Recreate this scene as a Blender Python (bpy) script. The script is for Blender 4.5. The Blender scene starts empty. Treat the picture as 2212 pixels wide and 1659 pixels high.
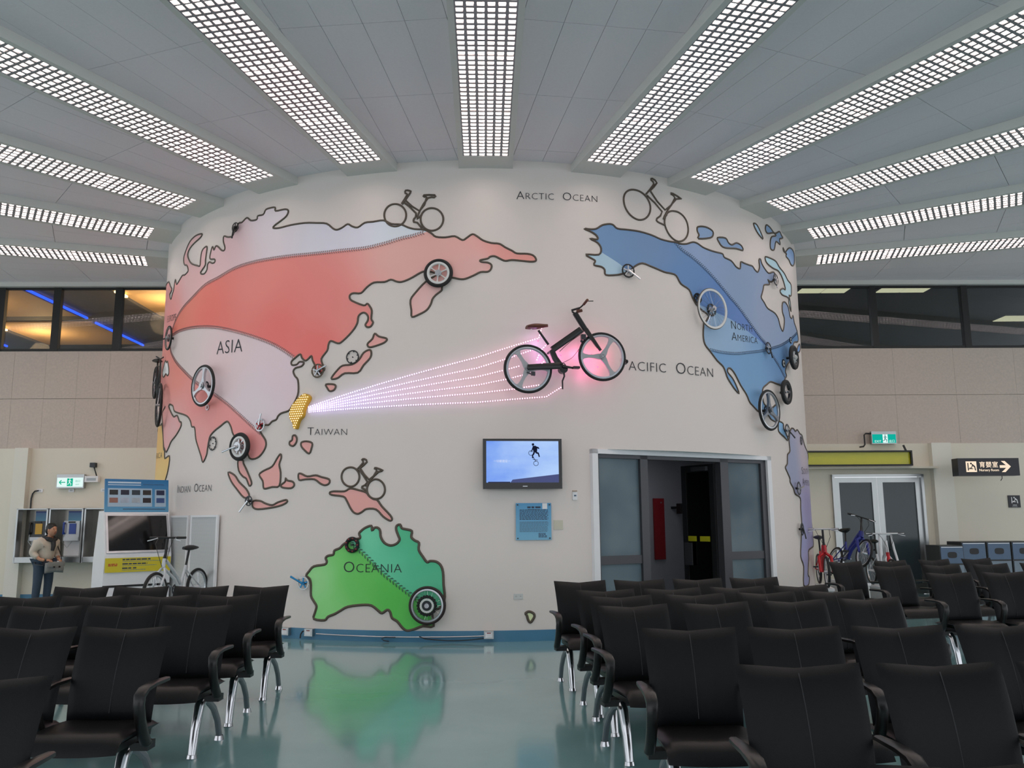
import bpy, math, random
from mathutils import Matrix, Vector
from mathutils.geometry import delaunay_2d_cdt
random.seed(7)
SC = bpy.context.scene
COL = SC.collection
PI = math.pi
def R_(d): return math.radians(d)

# ------------------------------------------------------------------ camera, world, exposure
cam_d = bpy.data.cameras.new('camera'); cam = bpy.data.objects.new('camera', cam_d); COL.objects.link(cam)
cam_d.sensor_width = 36; cam_d.lens = 1830.1 * 36 / 2212; cam_d.clip_end = 200
cam.matrix_world = Matrix.Translation((0, 0, 1.5)) @ Matrix.Rotation(PI / 2 + 0.1583, 4, 'X') @ Matrix.Rotation(-0.0072, 4, 'Z')
SC.camera = cam
wd = bpy.data.worlds.new('world'); SC.world = wd; wd.use_nodes = True
bg = wd.node_tree.nodes['Background']; bg.inputs[0].default_value = (0.90, 0.95, 1.0, 1); bg.inputs[1].default_value = 0.82
SC.view_settings.view_transform = 'Standard'; SC.view_settings.look = 'None'
SC.view_settings.exposure = 0.62; SC.view_settings.gamma = 1.0; SC.view_settings.use_curve_mapping = False
LAMP = 10.0      # brightness of the fluorescent tubes behind the louvres

# ------------------------------------------------------------------ the place, metres
CX, CY, RD, HC = -0.533, 16.943, 6.071, 6.317      # round wall: centre, radius; ceiling height
WALL_Y, WALL_A = 16.9, R_(1.01)                    # straight wall behind it
LAND = {
 'eurasia': [[-62.42,5.569],[-59.94,5.492],[-58.89,5.414],[-57.37,5.325],[-57.92,5.288],[-58.88,5.271],[-58.46,5.2],[-57.38,5.154],[-56.67,5.217],[-55.84,5.276],[-55.19,5.429],[-54.28,5.327],[-53.02,5.345],[-51.37,5.402],[-50.29,5.385],[-49.08,5.404],[-48.89,5.437],[-49.48,5.519],[-50.72,5.57],[-51.11,5.688],[-50.36,5.785],[-48.8,5.898],[-46.64,5.936],[-44.56,5.909],[-44.97,5.863],[-46.94,5.829],[-48.43,5.791],[-49.3,5.737],[-49.34,5.661],[-48.34,5.549],[-47.16,5.481],[-45.66,5.426],[-44.67,5.397],[-44.57,5.485],[-44.33,5.61],[-43.65,5.659],[-42.77,5.657],[-42.85,5.556],[-43.02,5.448],[-43.02,5.374],[-43.85,5.318],[-44.36,5.283],[-43.96,5.25],[-43.06,5.241],[-42.42,5.286],[-42.32,5.358],[-41.85,5.394],[-41.01,5.356],[-40.32,5.359],[-40.42,5.404],[-41.56,5.433],[-41.76,5.475],[-41.51,5.561],[-41.17,5.618],[-40.7,5.557],[-40.28,5.606],[-39.65,5.583],[-38.69,5.506],[-38.05,5.492],[-37.91,5.535],[-38.36,5.636],[-38.28,5.716],[-37.4,5.683],[-36.3,5.671],[-35.82,5.742],[-34.98,5.84],[-34.22,5.841],[-33.26,5.887],[-32.38,5.825],[-31.21,5.818],[-31.06,5.868],[-30.0,5.868],[-29.59,5.93],[-28.84,5.941],[-27.88,5.931],[-27.75,5.876],[-26.1,5.871],[-25.53,5.835],[-25.86,5.762],[-26.95,5.703],[-27.75,5.666],[-28.09,5.629],[-27.01,5.609],[-25.01,5.618],[-22.71,5.612],[-20.87,5.584],[-19.35,5.553],[-18.37,5.469],[-17.76,5.445],[-17.0,5.469],[-16.26,5.508],[-15.66,5.471],[-14.83,5.445],[-13.87,5.502],[-12.74,5.505],[-11.31,5.512],[-10.25,5.454],[-9.0,5.437],[-8.07,5.39],[-7.16,5.36],[-5.94,5.345],[-5.04,5.292],[-4.43,5.241],[-3.24,5.229],[-2.05,5.242],[-1.09,5.187],[-0.57,5.215],[0.17,5.267],[0.76,5.239],[1.5,5.182],[2.53,5.146],[3.57,5.135],[4.31,5.087],[5.19,5.04],[5.78,5.006],[7.12,5.005],[7.87,4.983],[8.2,4.936],[8.09,4.906],[7.41,4.897],[5.92,4.909],[5.04,4.913],[4.3,4.9],[3.71,4.924],[2.97,4.963],[2.38,4.955],[2.09,4.93],[1.13,4.906],[1.35,4.882],[2.08,4.874],[2.55,4.842],[2.49,4.785],[2.08,4.748],[1.2,4.744],[0.32,4.697],[-0.71,4.652],[-1.44,4.65],[-2.33,4.671],[-2.99,4.661],[-3.5,4.622],[-3.65,4.527],[-3.72,4.495],[-4.38,4.441],[-4.82,4.386],[-5.04,4.315],[-5.55,4.237],[-6.44,4.185],[-7.4,4.152],[-7.49,4.237],[-7.62,4.381],[-6.91,4.49],[-5.73,4.622],[-4.4,4.714],[-4.99,4.756],[-5.89,4.767],[-6.49,4.746],[-7.39,4.693],[-8.14,4.657],[-8.9,4.636],[-9.51,4.648],[-10.21,4.676],[-11.05,4.649],[-12.46,4.651],[-13.4,4.593],[-14.19,4.518],[-15.12,4.525],[-15.6,4.513],[-15.76,4.474],[-15.42,4.422],[-13.79,4.345],[-13.32,4.366],[-12.99,4.331],[-12.67,4.264],[-12.72,4.152],[-12.48,4.103],[-12.78,4.049],[-13.25,4.044],[-13.5,4.077],[-13.19,4.131],[-13.16,4.187],[-13.53,4.238],[-14.01,4.241],[-14.48,4.197],[-14.62,4.101],[-15.32,3.993],[-16.59,3.874],[-17.25,3.85],[-18.26,3.89],[-18.59,3.841],[-18.74,3.761],[-19.56,3.655],[-19.27,3.557],[-19.08,3.501],[-19.84,3.442],[-20.37,3.494],[-20.48,3.567],[-20.86,3.642],[-21.05,3.705],[-21.57,3.664],[-22.01,3.648],[-22.48,3.688],[-22.77,3.743],[-23.49,3.705],[-24.13,3.653],[-24.01,3.604],[-23.27,3.605],[-22.83,3.639],[-22.18,3.621],[-22.53,3.575],[-23.44,3.558],[-23.79,3.512],[-23.49,3.445],[-23.01,3.385],[-22.89,3.223],[-23.27,3.113],[-23.79,3.036],[-24.32,2.976],[-25.45,2.951],[-26.01,2.914],[-26.28,2.867],[-26.96,2.847],[-27.54,2.802],[-28.25,2.804],[-29.05,2.747],[-28.7,2.68],[-28.05,2.604],[-27.85,2.53],[-28.18,2.452],[-28.96,2.375],[-29.99,2.344],[-30.76,2.367],[-31.38,2.484],[-32.58,2.605],[-34.06,2.705],[-34.62,2.816],[-35.3,2.897],[-35.93,2.897],[-36.95,2.85],[-38.27,2.793],[-39.22,2.731],[-39.59,2.649],[-39.8,2.548],[-40.01,2.447],[-40.84,2.353],[-41.38,2.438],[-42.33,2.581],[-43.13,2.708],[-43.65,2.878],[-44.58,2.904],[-45.05,2.987],[-46.11,3.068],[-47.85,3.122],[-50.27,3.174],[-51.67,3.217],[-52.39,3.3],[-54.04,3.347],[-54.69,3.327],[-53.85,3.251],[-51.8,3.126],[-50.2,3.128],[-49.08,3.025],[-48.35,3.0],[-48.48,2.929],[-50.23,2.818],[-52.28,2.743],[-53.62,2.643],[-54.87,2.593],[-55.85,2.66],[-56.48,2.645],[-57.36,2.851],[-58.4,3.08],[-59.46,3.276],[-57.64,3.328],[-74,3.0],[-80,3.4],[-84,4.2],[-83,5.0],[-78,5.55],[-74,5.7]],
 'africa': [[-62.01,3.09],[-59.36,3.09],[-57.8,2.909],[-56.59,2.718],[-55.77,2.604],[-55.37,2.495],[-52.67,2.512],[-53.12,2.288],[-54.63,2.103],[-55.12,2.018],[-62,1.35],[-70,0.9],[-84,1.6],[-86,3.0],[-78,3.3]],
 'inland_sea': [[-59.34,4.14],[-57.99,4.088],[-57.31,4.099],[-56.17,3.969],[-55.94,3.873],[-56.92,3.855],[-58.2,3.905],[-59.36,3.886],[-60.83,3.894],[-61.65,3.984],[-60.62,4.071]],
 'north_america': [[14.6,5.403],[15.48,5.402],[16.29,5.418],[17.12,5.477],[18.12,5.504],[18.7,5.494],[19.28,5.45],[20.81,5.452],[22.57,5.449],[24.37,5.423],[25.84,5.384],[27.37,5.373],[28.16,5.377],[29.16,5.367],[30.2,5.385],[31.28,5.43],[32.14,5.428],[33.23,5.386],[34.59,5.367],[35.78,5.363],[37.14,5.363],[37.49,5.315],[39.04,5.292],[40.08,5.222],[41.07,5.215],[41.3,5.32],[42.18,5.321],[43.41,5.32],[44.38,5.322],[45.0,5.28],[45.84,5.261],[46.46,5.35],[46.4,5.462],[46.9,5.493],[47.27,5.426],[48.34,5.355],[49.51,5.325],[51.34,5.388],[51.95,5.325],[51.15,5.247],[49.98,5.192],[48.96,5.207],[49.5,5.143],[47.66,5.093],[47.19,5.007],[46.73,4.923],[46.49,4.862],[47.34,4.803],[48.4,4.73],[50.86,4.703],[52.15,4.632],[52.73,4.528],[53.8,4.461],[54.66,4.585],[54.86,4.706],[54.17,4.789],[54.4,4.931],[55.65,4.988],[57.16,4.952],[57.71,4.885],[58.23,4.796],[59.37,4.79],[60.39,4.863],[61.01,4.755],[62.83,4.671],[64.02,4.551],[63.29,4.465],[60.03,4.392],[58.96,4.292],[57.37,4.068],[54.94,3.93],[53.91,3.809],[54.33,3.739],[53.42,3.669],[52.77,3.576],[52.01,3.553],[49.79,3.557],[48.0,3.562],[46.64,3.5],[45.52,3.433],[45.25,3.332],[45.61,3.192],[47.71,3.15],[49.79,3.235],[50.61,3.206],[49.81,3.088],[49.44,2.957],[47.51,2.977],[46.49,3.04],[44.16,3.055],[42.39,3.144],[41.69,3.191],[41.06,3.29],[39.78,3.416],[38.81,3.545],[38.21,3.608],[37.6,3.645],[37.09,3.631],[37.05,3.579],[38.0,3.502],[38.71,3.406],[39.28,3.29],[38.16,3.366],[36.99,3.492],[36.67,3.558],[36.13,3.655],[34.99,3.729],[33.69,3.851],[32.75,3.943],[32.5,4.077],[32.7,4.25],[32.65,4.269],[33.17,4.287],[33.65,4.359],[33.34,4.398],[32.48,4.438],[31.54,4.503],[30.85,4.597],[30.28,4.709],[28.89,4.776],[28.14,4.885],[27.17,4.906],[26.22,4.91],[24.92,4.944],[24.02,4.967],[22.77,4.994],[21.69,4.939],[20.63,4.844],[19.77,4.811],[18.92,4.786],[17.44,4.773],[17.29,4.846],[16.81,4.883],[15.85,4.899],[16.02,4.959],[15.55,4.988],[14.76,5.039],[16.53,5.051],[16.87,5.14],[16.4,5.219],[15.37,5.268],[16.42,5.266],[16.27,5.318],[15.63,5.362]],
 'isthmus': [[50.07,2.963],[51.59,2.949],[51.71,2.867],[52.78,2.784],[53.14,2.694],[51.75,2.739],[49.86,2.807],[49.78,2.906]],
 'australia': [[-13.75,1.333],[-13.45,1.37],[-12.93,1.407],[-12.18,1.429],[-12.09,1.37],[-11.73,1.407],[-11.28,1.399],[-11.05,1.362],[-10.96,1.288],[-10.5,1.215],[-9.76,1.182],[-9.04,1.2],[-8.61,1.251],[-8.76,1.302],[-9.03,1.376],[-9.0,1.427],[-8.56,1.442],[-8.34,1.397],[-7.76,1.382],[-7.11,1.36],[-7.17,1.287],[-6.74,1.243],[-6.23,1.213],[-6.25,1.126],[-5.72,1.038],[-5.22,0.973],[-4.87,0.987],[-4.16,0.98],[-3.6,0.936],[-3.31,0.85],[-3.23,0.692],[-3.09,0.549],[-3.43,0.435],[-4.54,0.349],[-4.39,0.194],[-5.64,0.193],[-6.62,0.157],[-7.47,0.135],[-8.04,0.163],[-8.76,0.247],[-9.41,0.289],[-9.64,0.36],[-10.01,0.386],[-10.65,0.345],[-11.1,0.373],[-11.99,0.436],[-13.18,0.442],[-15.0,0.417],[-15.91,0.371],[-16.68,0.326],[-17.62,0.287],[-18.09,0.242],[-19.55,0.255],[-19.41,0.34],[-19.24,0.414],[-19.62,0.472],[-20.06,0.544],[-20.1,0.677],[-20.29,0.751],[-20.82,0.795],[-20.41,0.855],[-19.76,0.915],[-18.29,0.939],[-17.98,0.977],[-18.15,1.021],[-17.84,1.051],[-17.12,1.066],[-16.98,1.118],[-16.27,1.148],[-15.73,1.2],[-14.73,1.252],[-13.81,1.267],[-13.59,1.289]],
 'hokkaido': [[-12.22,3.95],[-11.66,3.907],[-10.73,3.878],[-10.65,3.846],[-11.18,3.809],[-12.57,3.769],[-13.07,3.78],[-13.13,3.82],[-12.51,3.88]],
 'honshu': [[-12.88,3.733],[-12.63,3.692],[-12.78,3.621],[-13.62,3.531],[-14.39,3.433],[-16.16,3.435],[-17.12,3.377],[-17.87,3.366],[-17.99,3.39],[-17.31,3.473],[-16.51,3.54],[-15.21,3.548],[-14.27,3.606],[-13.66,3.697]],
 'kyushu': [[-18.8,3.3],[-17.68,3.293],[-17.39,3.26],[-17.66,3.214],[-18.24,3.206],[-18.59,3.251]],
 'sumatra': [[-34.8,2.18],[-33.45,2.134],[-32.46,2.034],[-31.06,1.933],[-30.46,1.836],[-31.44,1.822],[-32.86,1.938],[-34.11,2.055]],
 'java': [[-29.68,1.771],[-28.44,1.769],[-27.62,1.736],[-26.44,1.711],[-25.5,1.748],[-24.21,1.777],[-24.1,1.746],[-24.92,1.708],[-26.42,1.679],[-28.8,1.659],[-29.75,1.692]],
 'borneo': [[-25.4,2.392],[-25.23,2.343],[-25.53,2.25],[-25.25,2.139],[-25.4,1.966],[-26.55,1.954],[-27.72,1.933],[-28.03,1.957],[-28.17,2.037],[-28.83,2.126],[-28.04,2.179],[-26.68,2.23],[-25.95,2.33]],
 'sulawesi': [[-24.42,2.066],[-24.13,2.034],[-23.3,2.016],[-23.05,1.969],[-23.54,1.931],[-24.83,1.942],[-25.12,1.974],[-24.49,2.019]],
 'timor': [[-22.44,2.115],[-22.0,2.117],[-21.11,2.08],[-19.92,2.092],[-19.07,2.067],[-17.98,2.034],[-17.97,1.981],[-18.54,1.959],[-19.21,1.983],[-20.07,2.039],[-21.45,2.042],[-22.32,2.037]],
 'luzon': [[-23.54,2.629],[-23.18,2.635],[-22.89,2.594],[-22.96,2.539],[-23.4,2.494],[-23.95,2.512],[-23.97,2.552],[-23.61,2.574]],
 'mindanao': [[-22.15,2.536],[-21.45,2.548],[-20.57,2.521],[-20.63,2.451],[-20.96,2.382],[-21.76,2.44],[-22.17,2.489]],
 'malaya': [[-32.88,2.336],[-32.67,2.197],[-31.83,2.112],[-31.14,2.078],[-30.54,1.98],[-30.13,2.011],[-30.5,2.092],[-31.22,2.207],[-31.82,2.291],[-31.96,2.332]],
 'new_guinea': [[-17.83,1.863],[-17.26,1.877],[-15.82,1.875],[-15.04,1.911],[-13.95,1.887],[-12.94,1.855],[-12.56,1.809],[-12.02,1.771],[-11.49,1.756],[-10.88,1.673],[-9.82,1.561],[-9.59,1.509],[-9.89,1.494],[-10.71,1.547],[-11.62,1.637],[-12.83,1.645],[-13.43,1.608],[-13.96,1.584],[-14.51,1.602],[-14.99,1.662],[-15.48,1.753],[-15.96,1.807],[-17.58,1.832]],
 'arctic_a': [[32.39,5.681],[33.87,5.71],[35.14,5.682],[35.34,5.624],[34.71,5.56],[32.4,5.503],[32.54,5.559],[32.24,5.616]],
 'arctic_b': [[36.22,5.591],[37.96,5.624],[38.57,5.565],[39.37,5.549],[40.52,5.604],[41.66,5.587],[41.99,5.52],[40.3,5.511],[38.11,5.473],[37.09,5.479],[36.5,5.53]],
 'arctic_c': [[45.47,6.039],[46.28,6.041],[47.29,5.963],[48.13,5.86],[47.38,5.869],[46.33,5.918],[45.53,5.993]],
 'arctic_d': [[49.66,6.129],[50.95,6.123],[52.78,6.076],[55.07,6.174],[55.9,6.137],[56.66,6.109],[54.84,6.035],[54.98,5.949],[53.09,5.946],[52.11,5.78],[50.71,5.762],[50.73,5.88],[51.45,5.979],[53.25,6.05],[52.28,6.072],[49.92,5.995],[49.14,6.042]],
 'greenland': [[56.59,5.934],[57.71,5.895],[59.43,5.996],[61.4,6.076],[63.75,6.115],[65.43,6.103],[65.61,6.001],[64.35,5.857],[61.52,5.776],[59.83,5.822],[57.93,5.829],[58.41,5.884],[56.69,5.886]],
 'baffin': [[48.59,5.572],[50.71,5.596],[52.58,5.595],[54.02,5.533],[56.26,5.491],[58.13,5.418],[60.28,5.391],[59.96,5.199],[58.3,5.159],[58.85,5.071],[59.08,4.905],[57.97,5.011],[57.83,5.108],[54.66,5.084],[53.65,5.13],[55.15,5.204],[56.37,5.213],[55.92,5.302],[54.9,5.397],[53.38,5.458],[51.42,5.448],[49.68,5.464],[48.7,5.498]],
 'cuba': [[65.85,4.474],[66.11,4.386],[63.91,4.292],[62.04,4.268],[62.93,4.366]],
 'south_america': [[53.72,2.708],[54.84,2.881],[56.25,2.907],[57.17,2.872],[58.6,2.907],[60.02,2.861],[61.78,2.847],[62.77,2.765],[64.93,2.662],[72,2.55],[77,2.3],[78,1.9],[74,1.4],[71,1.05],[61.89,0.975],[61.01,0.839],[59.76,0.599],[60.65,0.547],[59.78,0.431],[56.74,0.453],[57.37,0.734],[56.07,0.891],[56.88,1.145],[57.74,1.403],[57.68,1.634],[57.77,1.805],[55.23,1.862],[54.45,1.951],[53.19,2.039],[53.16,2.099],[52.1,2.201],[51.54,2.267],[52.41,2.324],[52.7,2.463],[53.88,2.531]],
 'new_zealand': [[6.45,0.337],[6.87,0.358],[7.38,0.335],[7.5,0.3],[7.29,0.257],[7.03,0.227],[6.78,0.25],[6.61,0.31]],
 'taiwan': [[-21.5,3.185],[-21.14,3.171],[-20.81,3.137],[-20.93,3.082],[-21.27,3.037],[-21.59,2.959],[-21.74,2.881],[-22.34,2.821],[-22.67,2.719],[-23.12,2.73],[-23.24,2.794],[-23.62,2.844],[-23.8,2.908],[-23.68,2.98],[-23.34,3.049],[-22.72,3.11],[-22.02,3.169]],
}
CUR = {
 'eu1': [[-56.6,4.502],[-53.43,4.711],[-50.75,4.828],[-46.71,4.932],[-42.71,5.053],[-39.25,5.091],[-35.43,5.16],[-31.78,5.18],[-27.84,5.173],[-24.82,5.161],[-21.63,5.144],[-19.31,5.137],[-17.26,5.138],[-14.77,5.137],[-13.15,5.147],[-10.95,5.187],[-8.94,5.239],[-7.53,5.263],[-6.54,5.291],[-5.64,5.315]],
 'eu2': [[-58.43,4.501],[-55.76,4.488],[-51.84,4.489],[-46.97,4.454],[-42.42,4.393],[-38.63,4.318],[-34.8,4.209],[-31.17,4.086],[-27.88,3.955],[-25.43,3.821],[-23.58,3.694]],
 'eu3': [[-57.03,4.503],[-56.28,4.37],[-55.16,4.214],[-52.17,4.01],[-48.31,3.802],[-45.61,3.655],[-41.87,3.466],[-38.7,3.327],[-35.61,3.16],[-33.05,2.988],[-30.23,2.787],[-28.81,2.689]],
 'na1': [[28.07,5.384],[29.33,5.283],[31.16,5.2],[33.28,5.078],[35.51,4.93],[37.87,4.757],[40.42,4.585],[43.19,4.378],[45.64,4.217],[47.7,4.12],[49.49,3.97],[51.5,3.85],[53.72,3.692]],
 'na2': [[16.62,5.101],[16.86,5.09],[19.64,4.934],[20.29,4.857]],
 'na3': [[31.55,4.521],[34.97,4.447],[38.12,4.388],[41.6,4.281],[45.92,4.148],[47.69,4.111]],
 'na4': [[33.6,3.876],[36.02,3.861],[39.06,3.88],[42.19,3.938],[46.13,4.021],[48.03,4.077],[52.49,4.206],[57.36,4.39],[64.05,4.659]],
 'oc1': [[-15.2,1.252],[-14.68,1.2],[-13.32,1.097],[-12.09,0.98],[-10.59,0.835],[-9.11,0.72],[-7.23,0.577],[-5.17,0.442],[-4.33,0.378]],
}
ITEMS = {
 'wheel_mag6': [-4.02,4.72,0.196],
 'wheel_tri_asia': [-39.9,3.455,0.31],
 'wheel_disc': [-31.63,2.516,0.198,-0.238,-0.065],
 'wheel_europe': [-54.29,4.423,0.201],
 'wheel_tri_mexico': [44.96,3.082,0.311],
 'wheel_gulf': [51.33,3.43,0.199],
 'wheel_florida': [54.95,4.037,0.201],
 'wheel_thin': [33.72,4.459,0.305],
 'wheel_oceania': [-5.02,0.45,0.236],
 'ring_tyre': [-14.48,1.191,0.101],
 'crank_blue': [-20.93,0.701,0.087,-0.174,0.085],
 'crank_siberia': [-35.13,5.769,0.075,-0.02,-0.173],
 'crank_korea': [-19.78,3.483,0.096,0.125,0.048],
 'crank_vietnam': [-28.65,2.803,0.089,0.044,0.138],
 'crank_java': [-30.07,1.773,0.069,-0.134,-0.148],
 'crank_alaska': [20.41,4.846,0.098,0.161,-0.109],
 'crank_usa': [46.99,4.068,0.092,0.022,-0.069],
 'crank_hudson': [50.96,5.245,0.096,-0.032,-0.098],
 'crank_panama': [52.06,2.837,0.101,0.214,-0.1],
 'crank_peru': [55.79,1.95,0.103,0.111,0.025],
 'crank_chile': [56.2,1.314,0.095,0.034,-0.087],
 'ring_japan': [-15.11,3.646,0.092],
 'ring_india': [-38.51,2.608,0.1],
 'ring_nw': [31.69,4.6,0.076],
 'ring_canada': [34.22,4.463,0.093],
 'ring_tx': [53.16,3.923,0.066],
 'ring_ne': [57.44,4.377,0.053],
 'ring_small': [-40.23,3.148,0.041],
 'ring_brazil': [60.59,2.745,0.069],
}
OB = {
 'siberia': {"fw":[[-9.8,5.575],[-9.82,5.733],[-8.33,5.565],[-9.77,5.414],[-11.24,5.586]],"rw":[[-5.0,5.489],[-5.02,5.646],[-3.52,5.484],[-4.99,5.328],[-6.44,5.496]],"frame":[[[-8.89,5.718],[-7.82,5.877],[-7.9,5.906],[-8.45,5.915],[-8.47,5.873],[-8.21,5.855],[-8.96,5.727]],[[-8.51,5.782],[-6.57,5.612],[-5.68,5.798],[-5.98,5.808],[-6.06,5.833],[-4.62,5.827],[-4.7,5.794],[-5.53,5.789],[-6.57,5.612],[-6.87,5.501],[-6.26,5.561]],[[-8.66,5.749],[-7.03,5.582],[-7.32,5.501],[-7.32,5.459],[-6.86,5.449],[-6.09,5.338]]]},
 'arctic': {"fw":[[22.31,5.839],[22.05,6.051],[24.34,5.844],[22.45,5.618],[20.3,5.854]],"rw":[[28.37,5.624],[28.17,5.84],[30.54,5.654],[28.77,5.396],[26.55,5.62]],"frame":[[[23.66,6.007],[25.02,6.187],[24.58,6.24],[24.77,6.267],[25.51,6.213],[24.42,6.08]],[[24.42,6.072],[26.69,5.831],[28.46,6.039],[27.78,6.088],[28.09,6.103],[29.59,6.047],[28.66,6.029],[27.18,5.84],[26.34,5.686],[26.96,5.766]],[[23.84,6.001],[26.2,5.797],[25.3,5.678],[25.38,5.636],[26.12,5.613],[26.5,5.602]]]},
 'guinea': {"fw":[[-15.05,2.06],[-15.08,2.184],[-13.88,2.06],[-15.02,1.934],[-16.27,2.065]],"rw":[[-11.69,1.895],[-11.72,2.023],[-10.54,1.889],[-11.67,1.771],[-12.85,1.892]],"frame":[[[-14.29,2.145],[-13.41,2.241],[-13.6,2.28],[-13.26,2.287],[-12.92,2.248],[-13.86,2.166]],[[-13.78,2.166],[-12.6,2.02],[-11.63,2.131],[-11.94,2.162],[-11.71,2.169],[-10.8,2.13],[-11.4,2.116],[-12.52,2.005],[-12.96,1.93],[-12.66,1.952]],[[-13.93,2.151],[-12.82,1.99],[-13.5,1.931],[-13.42,1.908],[-12.95,1.885],[-12.79,1.855]]]},
}
BIKE = {
 'rw': [[-0.571,-0.202],[-0.89,-0.211]],
 'fw': [[0.425,-0.011],[0.099,-0.022]],
 'stay': [[-0.587,-0.19],[-0.161,-0.157]],
 'seat_tube': [[-0.311,0.138],[-0.256,0.048],[-0.211,-0.052],[-0.11,-0.196]],
 'beam': [[-0.246,0.059],[0.145,0.34]],
 'fork': [[0.065,0.56],[0.203,0.342],[0.386,0.055]],
 'stem': [[0.081,0.54],[0.034,0.574],[0.024,0.594],[0.135,0.631]],
 'bar': [[0.135,0.631],[0.159,0.671],[0.252,0.672]],
 'saddle': [[-0.584,0.337],[-0.303,0.382]],
 'post': [[-0.428,0.307],[-0.296,0.123]],
 'crank': [[-0.13,-0.167],[0.03,-0.192]],
 'kick': [[-0.11,-0.212],[-0.102,-0.292],[-0.128,-0.354],[-0.127,-0.46]],
 'cable1': [[-0.109,-0.11],[0.007,-0.045],[0.103,0.071]],
 'cable2': [[-0.158,0.031],[-0.01,0.169],[0.128,0.267]],
 'derail': [[-0.592,-0.251],[-0.511,-0.268],[-0.491,-0.293]],
}
LED_PATHS = [
 [[-20.98,3.002],[0.73,3.581],[8.36,3.848],[8.78,3.998]],
 [[-20.91,2.989],[0.73,3.441],[4.17,3.557],[7.65,3.691]],
 [[-20.91,2.977],[0.73,3.325],[3.82,3.407],[6.03,3.473]],
 [[-20.9,2.964],[0.9,3.219],[4.32,3.295],[6.36,3.351]],
 [[-20.9,2.952],[0.9,3.113],[5.33,3.168],[8.46,3.226]],
 [[-20.89,2.933],[0.73,2.992],[9.18,3.069],[11.11,3.201]],
 [[8.31,3.465],[9.01,3.54]],
 [[8.1,3.557],[8.57,3.681],[9.45,3.776]],
]
TEXT = [
 ["Arctic  Ocean",5.74,16.49,5.782,5.765,5.799,0.119],
 ["Asia",-38.74,-32.98,3.901,3.917,3.884,0.204],
 ["Europe",-59.8,-53.33,4.754,4.803,4.704,0.117],
 ["Taiwan",-21.32,-15.65,2.618,2.629,2.607,0.111],
 ["Indian  Ocean",-48.47,-38.37,1.927,1.928,1.926,0.126],
 ["Oceania",-15.77,-8.29,0.845,0.845,0.844,0.142],
 ["Pacific  Ocean",19.06,34.02,3.474,3.47,3.477,0.168],
 ["North",38.14,43.29,4.256,4.242,4.27,0.129],
 ["America",38.22,44.65,4.087,4.07,4.104,0.129],
 ["South",59.65,66.68,2.21,2.194,2.227,0.121],
 ["America",59.84,68.37,2.022,2.015,2.028,0.121],
 ["Africa",-67.17,-57.25,2.54,2.563,2.517,0.096],
]
CHAIRS = {
 'A1': [1.12,3.521],
 'A2': [1.704,3.557],
 'B1': [0.943,4.712],
 'B2': [1.48,4.661],
 'B3': [2.045,4.708],
 'C1': [0.822,5.901],
 'C2': [1.353,5.934],
 'C3': [1.983,6.271],
 'C4': [2.569,6.372],
 'D1': [0.816,6.591],
 'D2': [1.378,6.686],
 'D3': [1.961,6.869],
 'D4': [2.57,7.041],
 'E1': [0.759,7.178],
 'E2': [1.315,7.223],
 'E3': [1.891,7.418],
 'E4': [2.478,7.598],
 'F1': [0.624,8.182],
 'F2': [1.192,8.26],
 'F3': [1.773,8.444],
 'F4': [2.344,8.552],
 'G1': [4.392,11.386],
 'G2': [4.484,10.248],
 'G3': [4.51,9.002],
 'P1': [-2.007,3.375],
 'Q1': [-2.163,4.912],
 'Q2': [-2.692,4.922],
 'R1': [-2.218,6.13],
 'R2': [-2.723,6.093],
 'R3': [-3.284,6.166],
 'S1': [-2.292,7.012],
 'S2': [-2.786,6.904],
 'S3': [-3.348,6.95],
 'S4': [-3.89,6.952],
 'T1': [-2.284,7.9],
 'T2': [-2.829,7.882],
 'T3': [-3.37,7.905],
 'T4': [-3.927,7.93],
 'Z1': [1.081,2.142],
 'A3': [2.249,3.55],
 'B4': [2.624,4.766],
 'G1b': [4.982,11.424],
 'G1c': [5.652,11.714],
 'G1d': [6.425,12.153],
 'G2b': [5.229,10.566],
 'G2c': [5.797,10.597],
 'G2d': [6.498,10.837],
 'G3b': [5.119,9.088],
 'R4': [-3.813,6.172],
}
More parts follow.
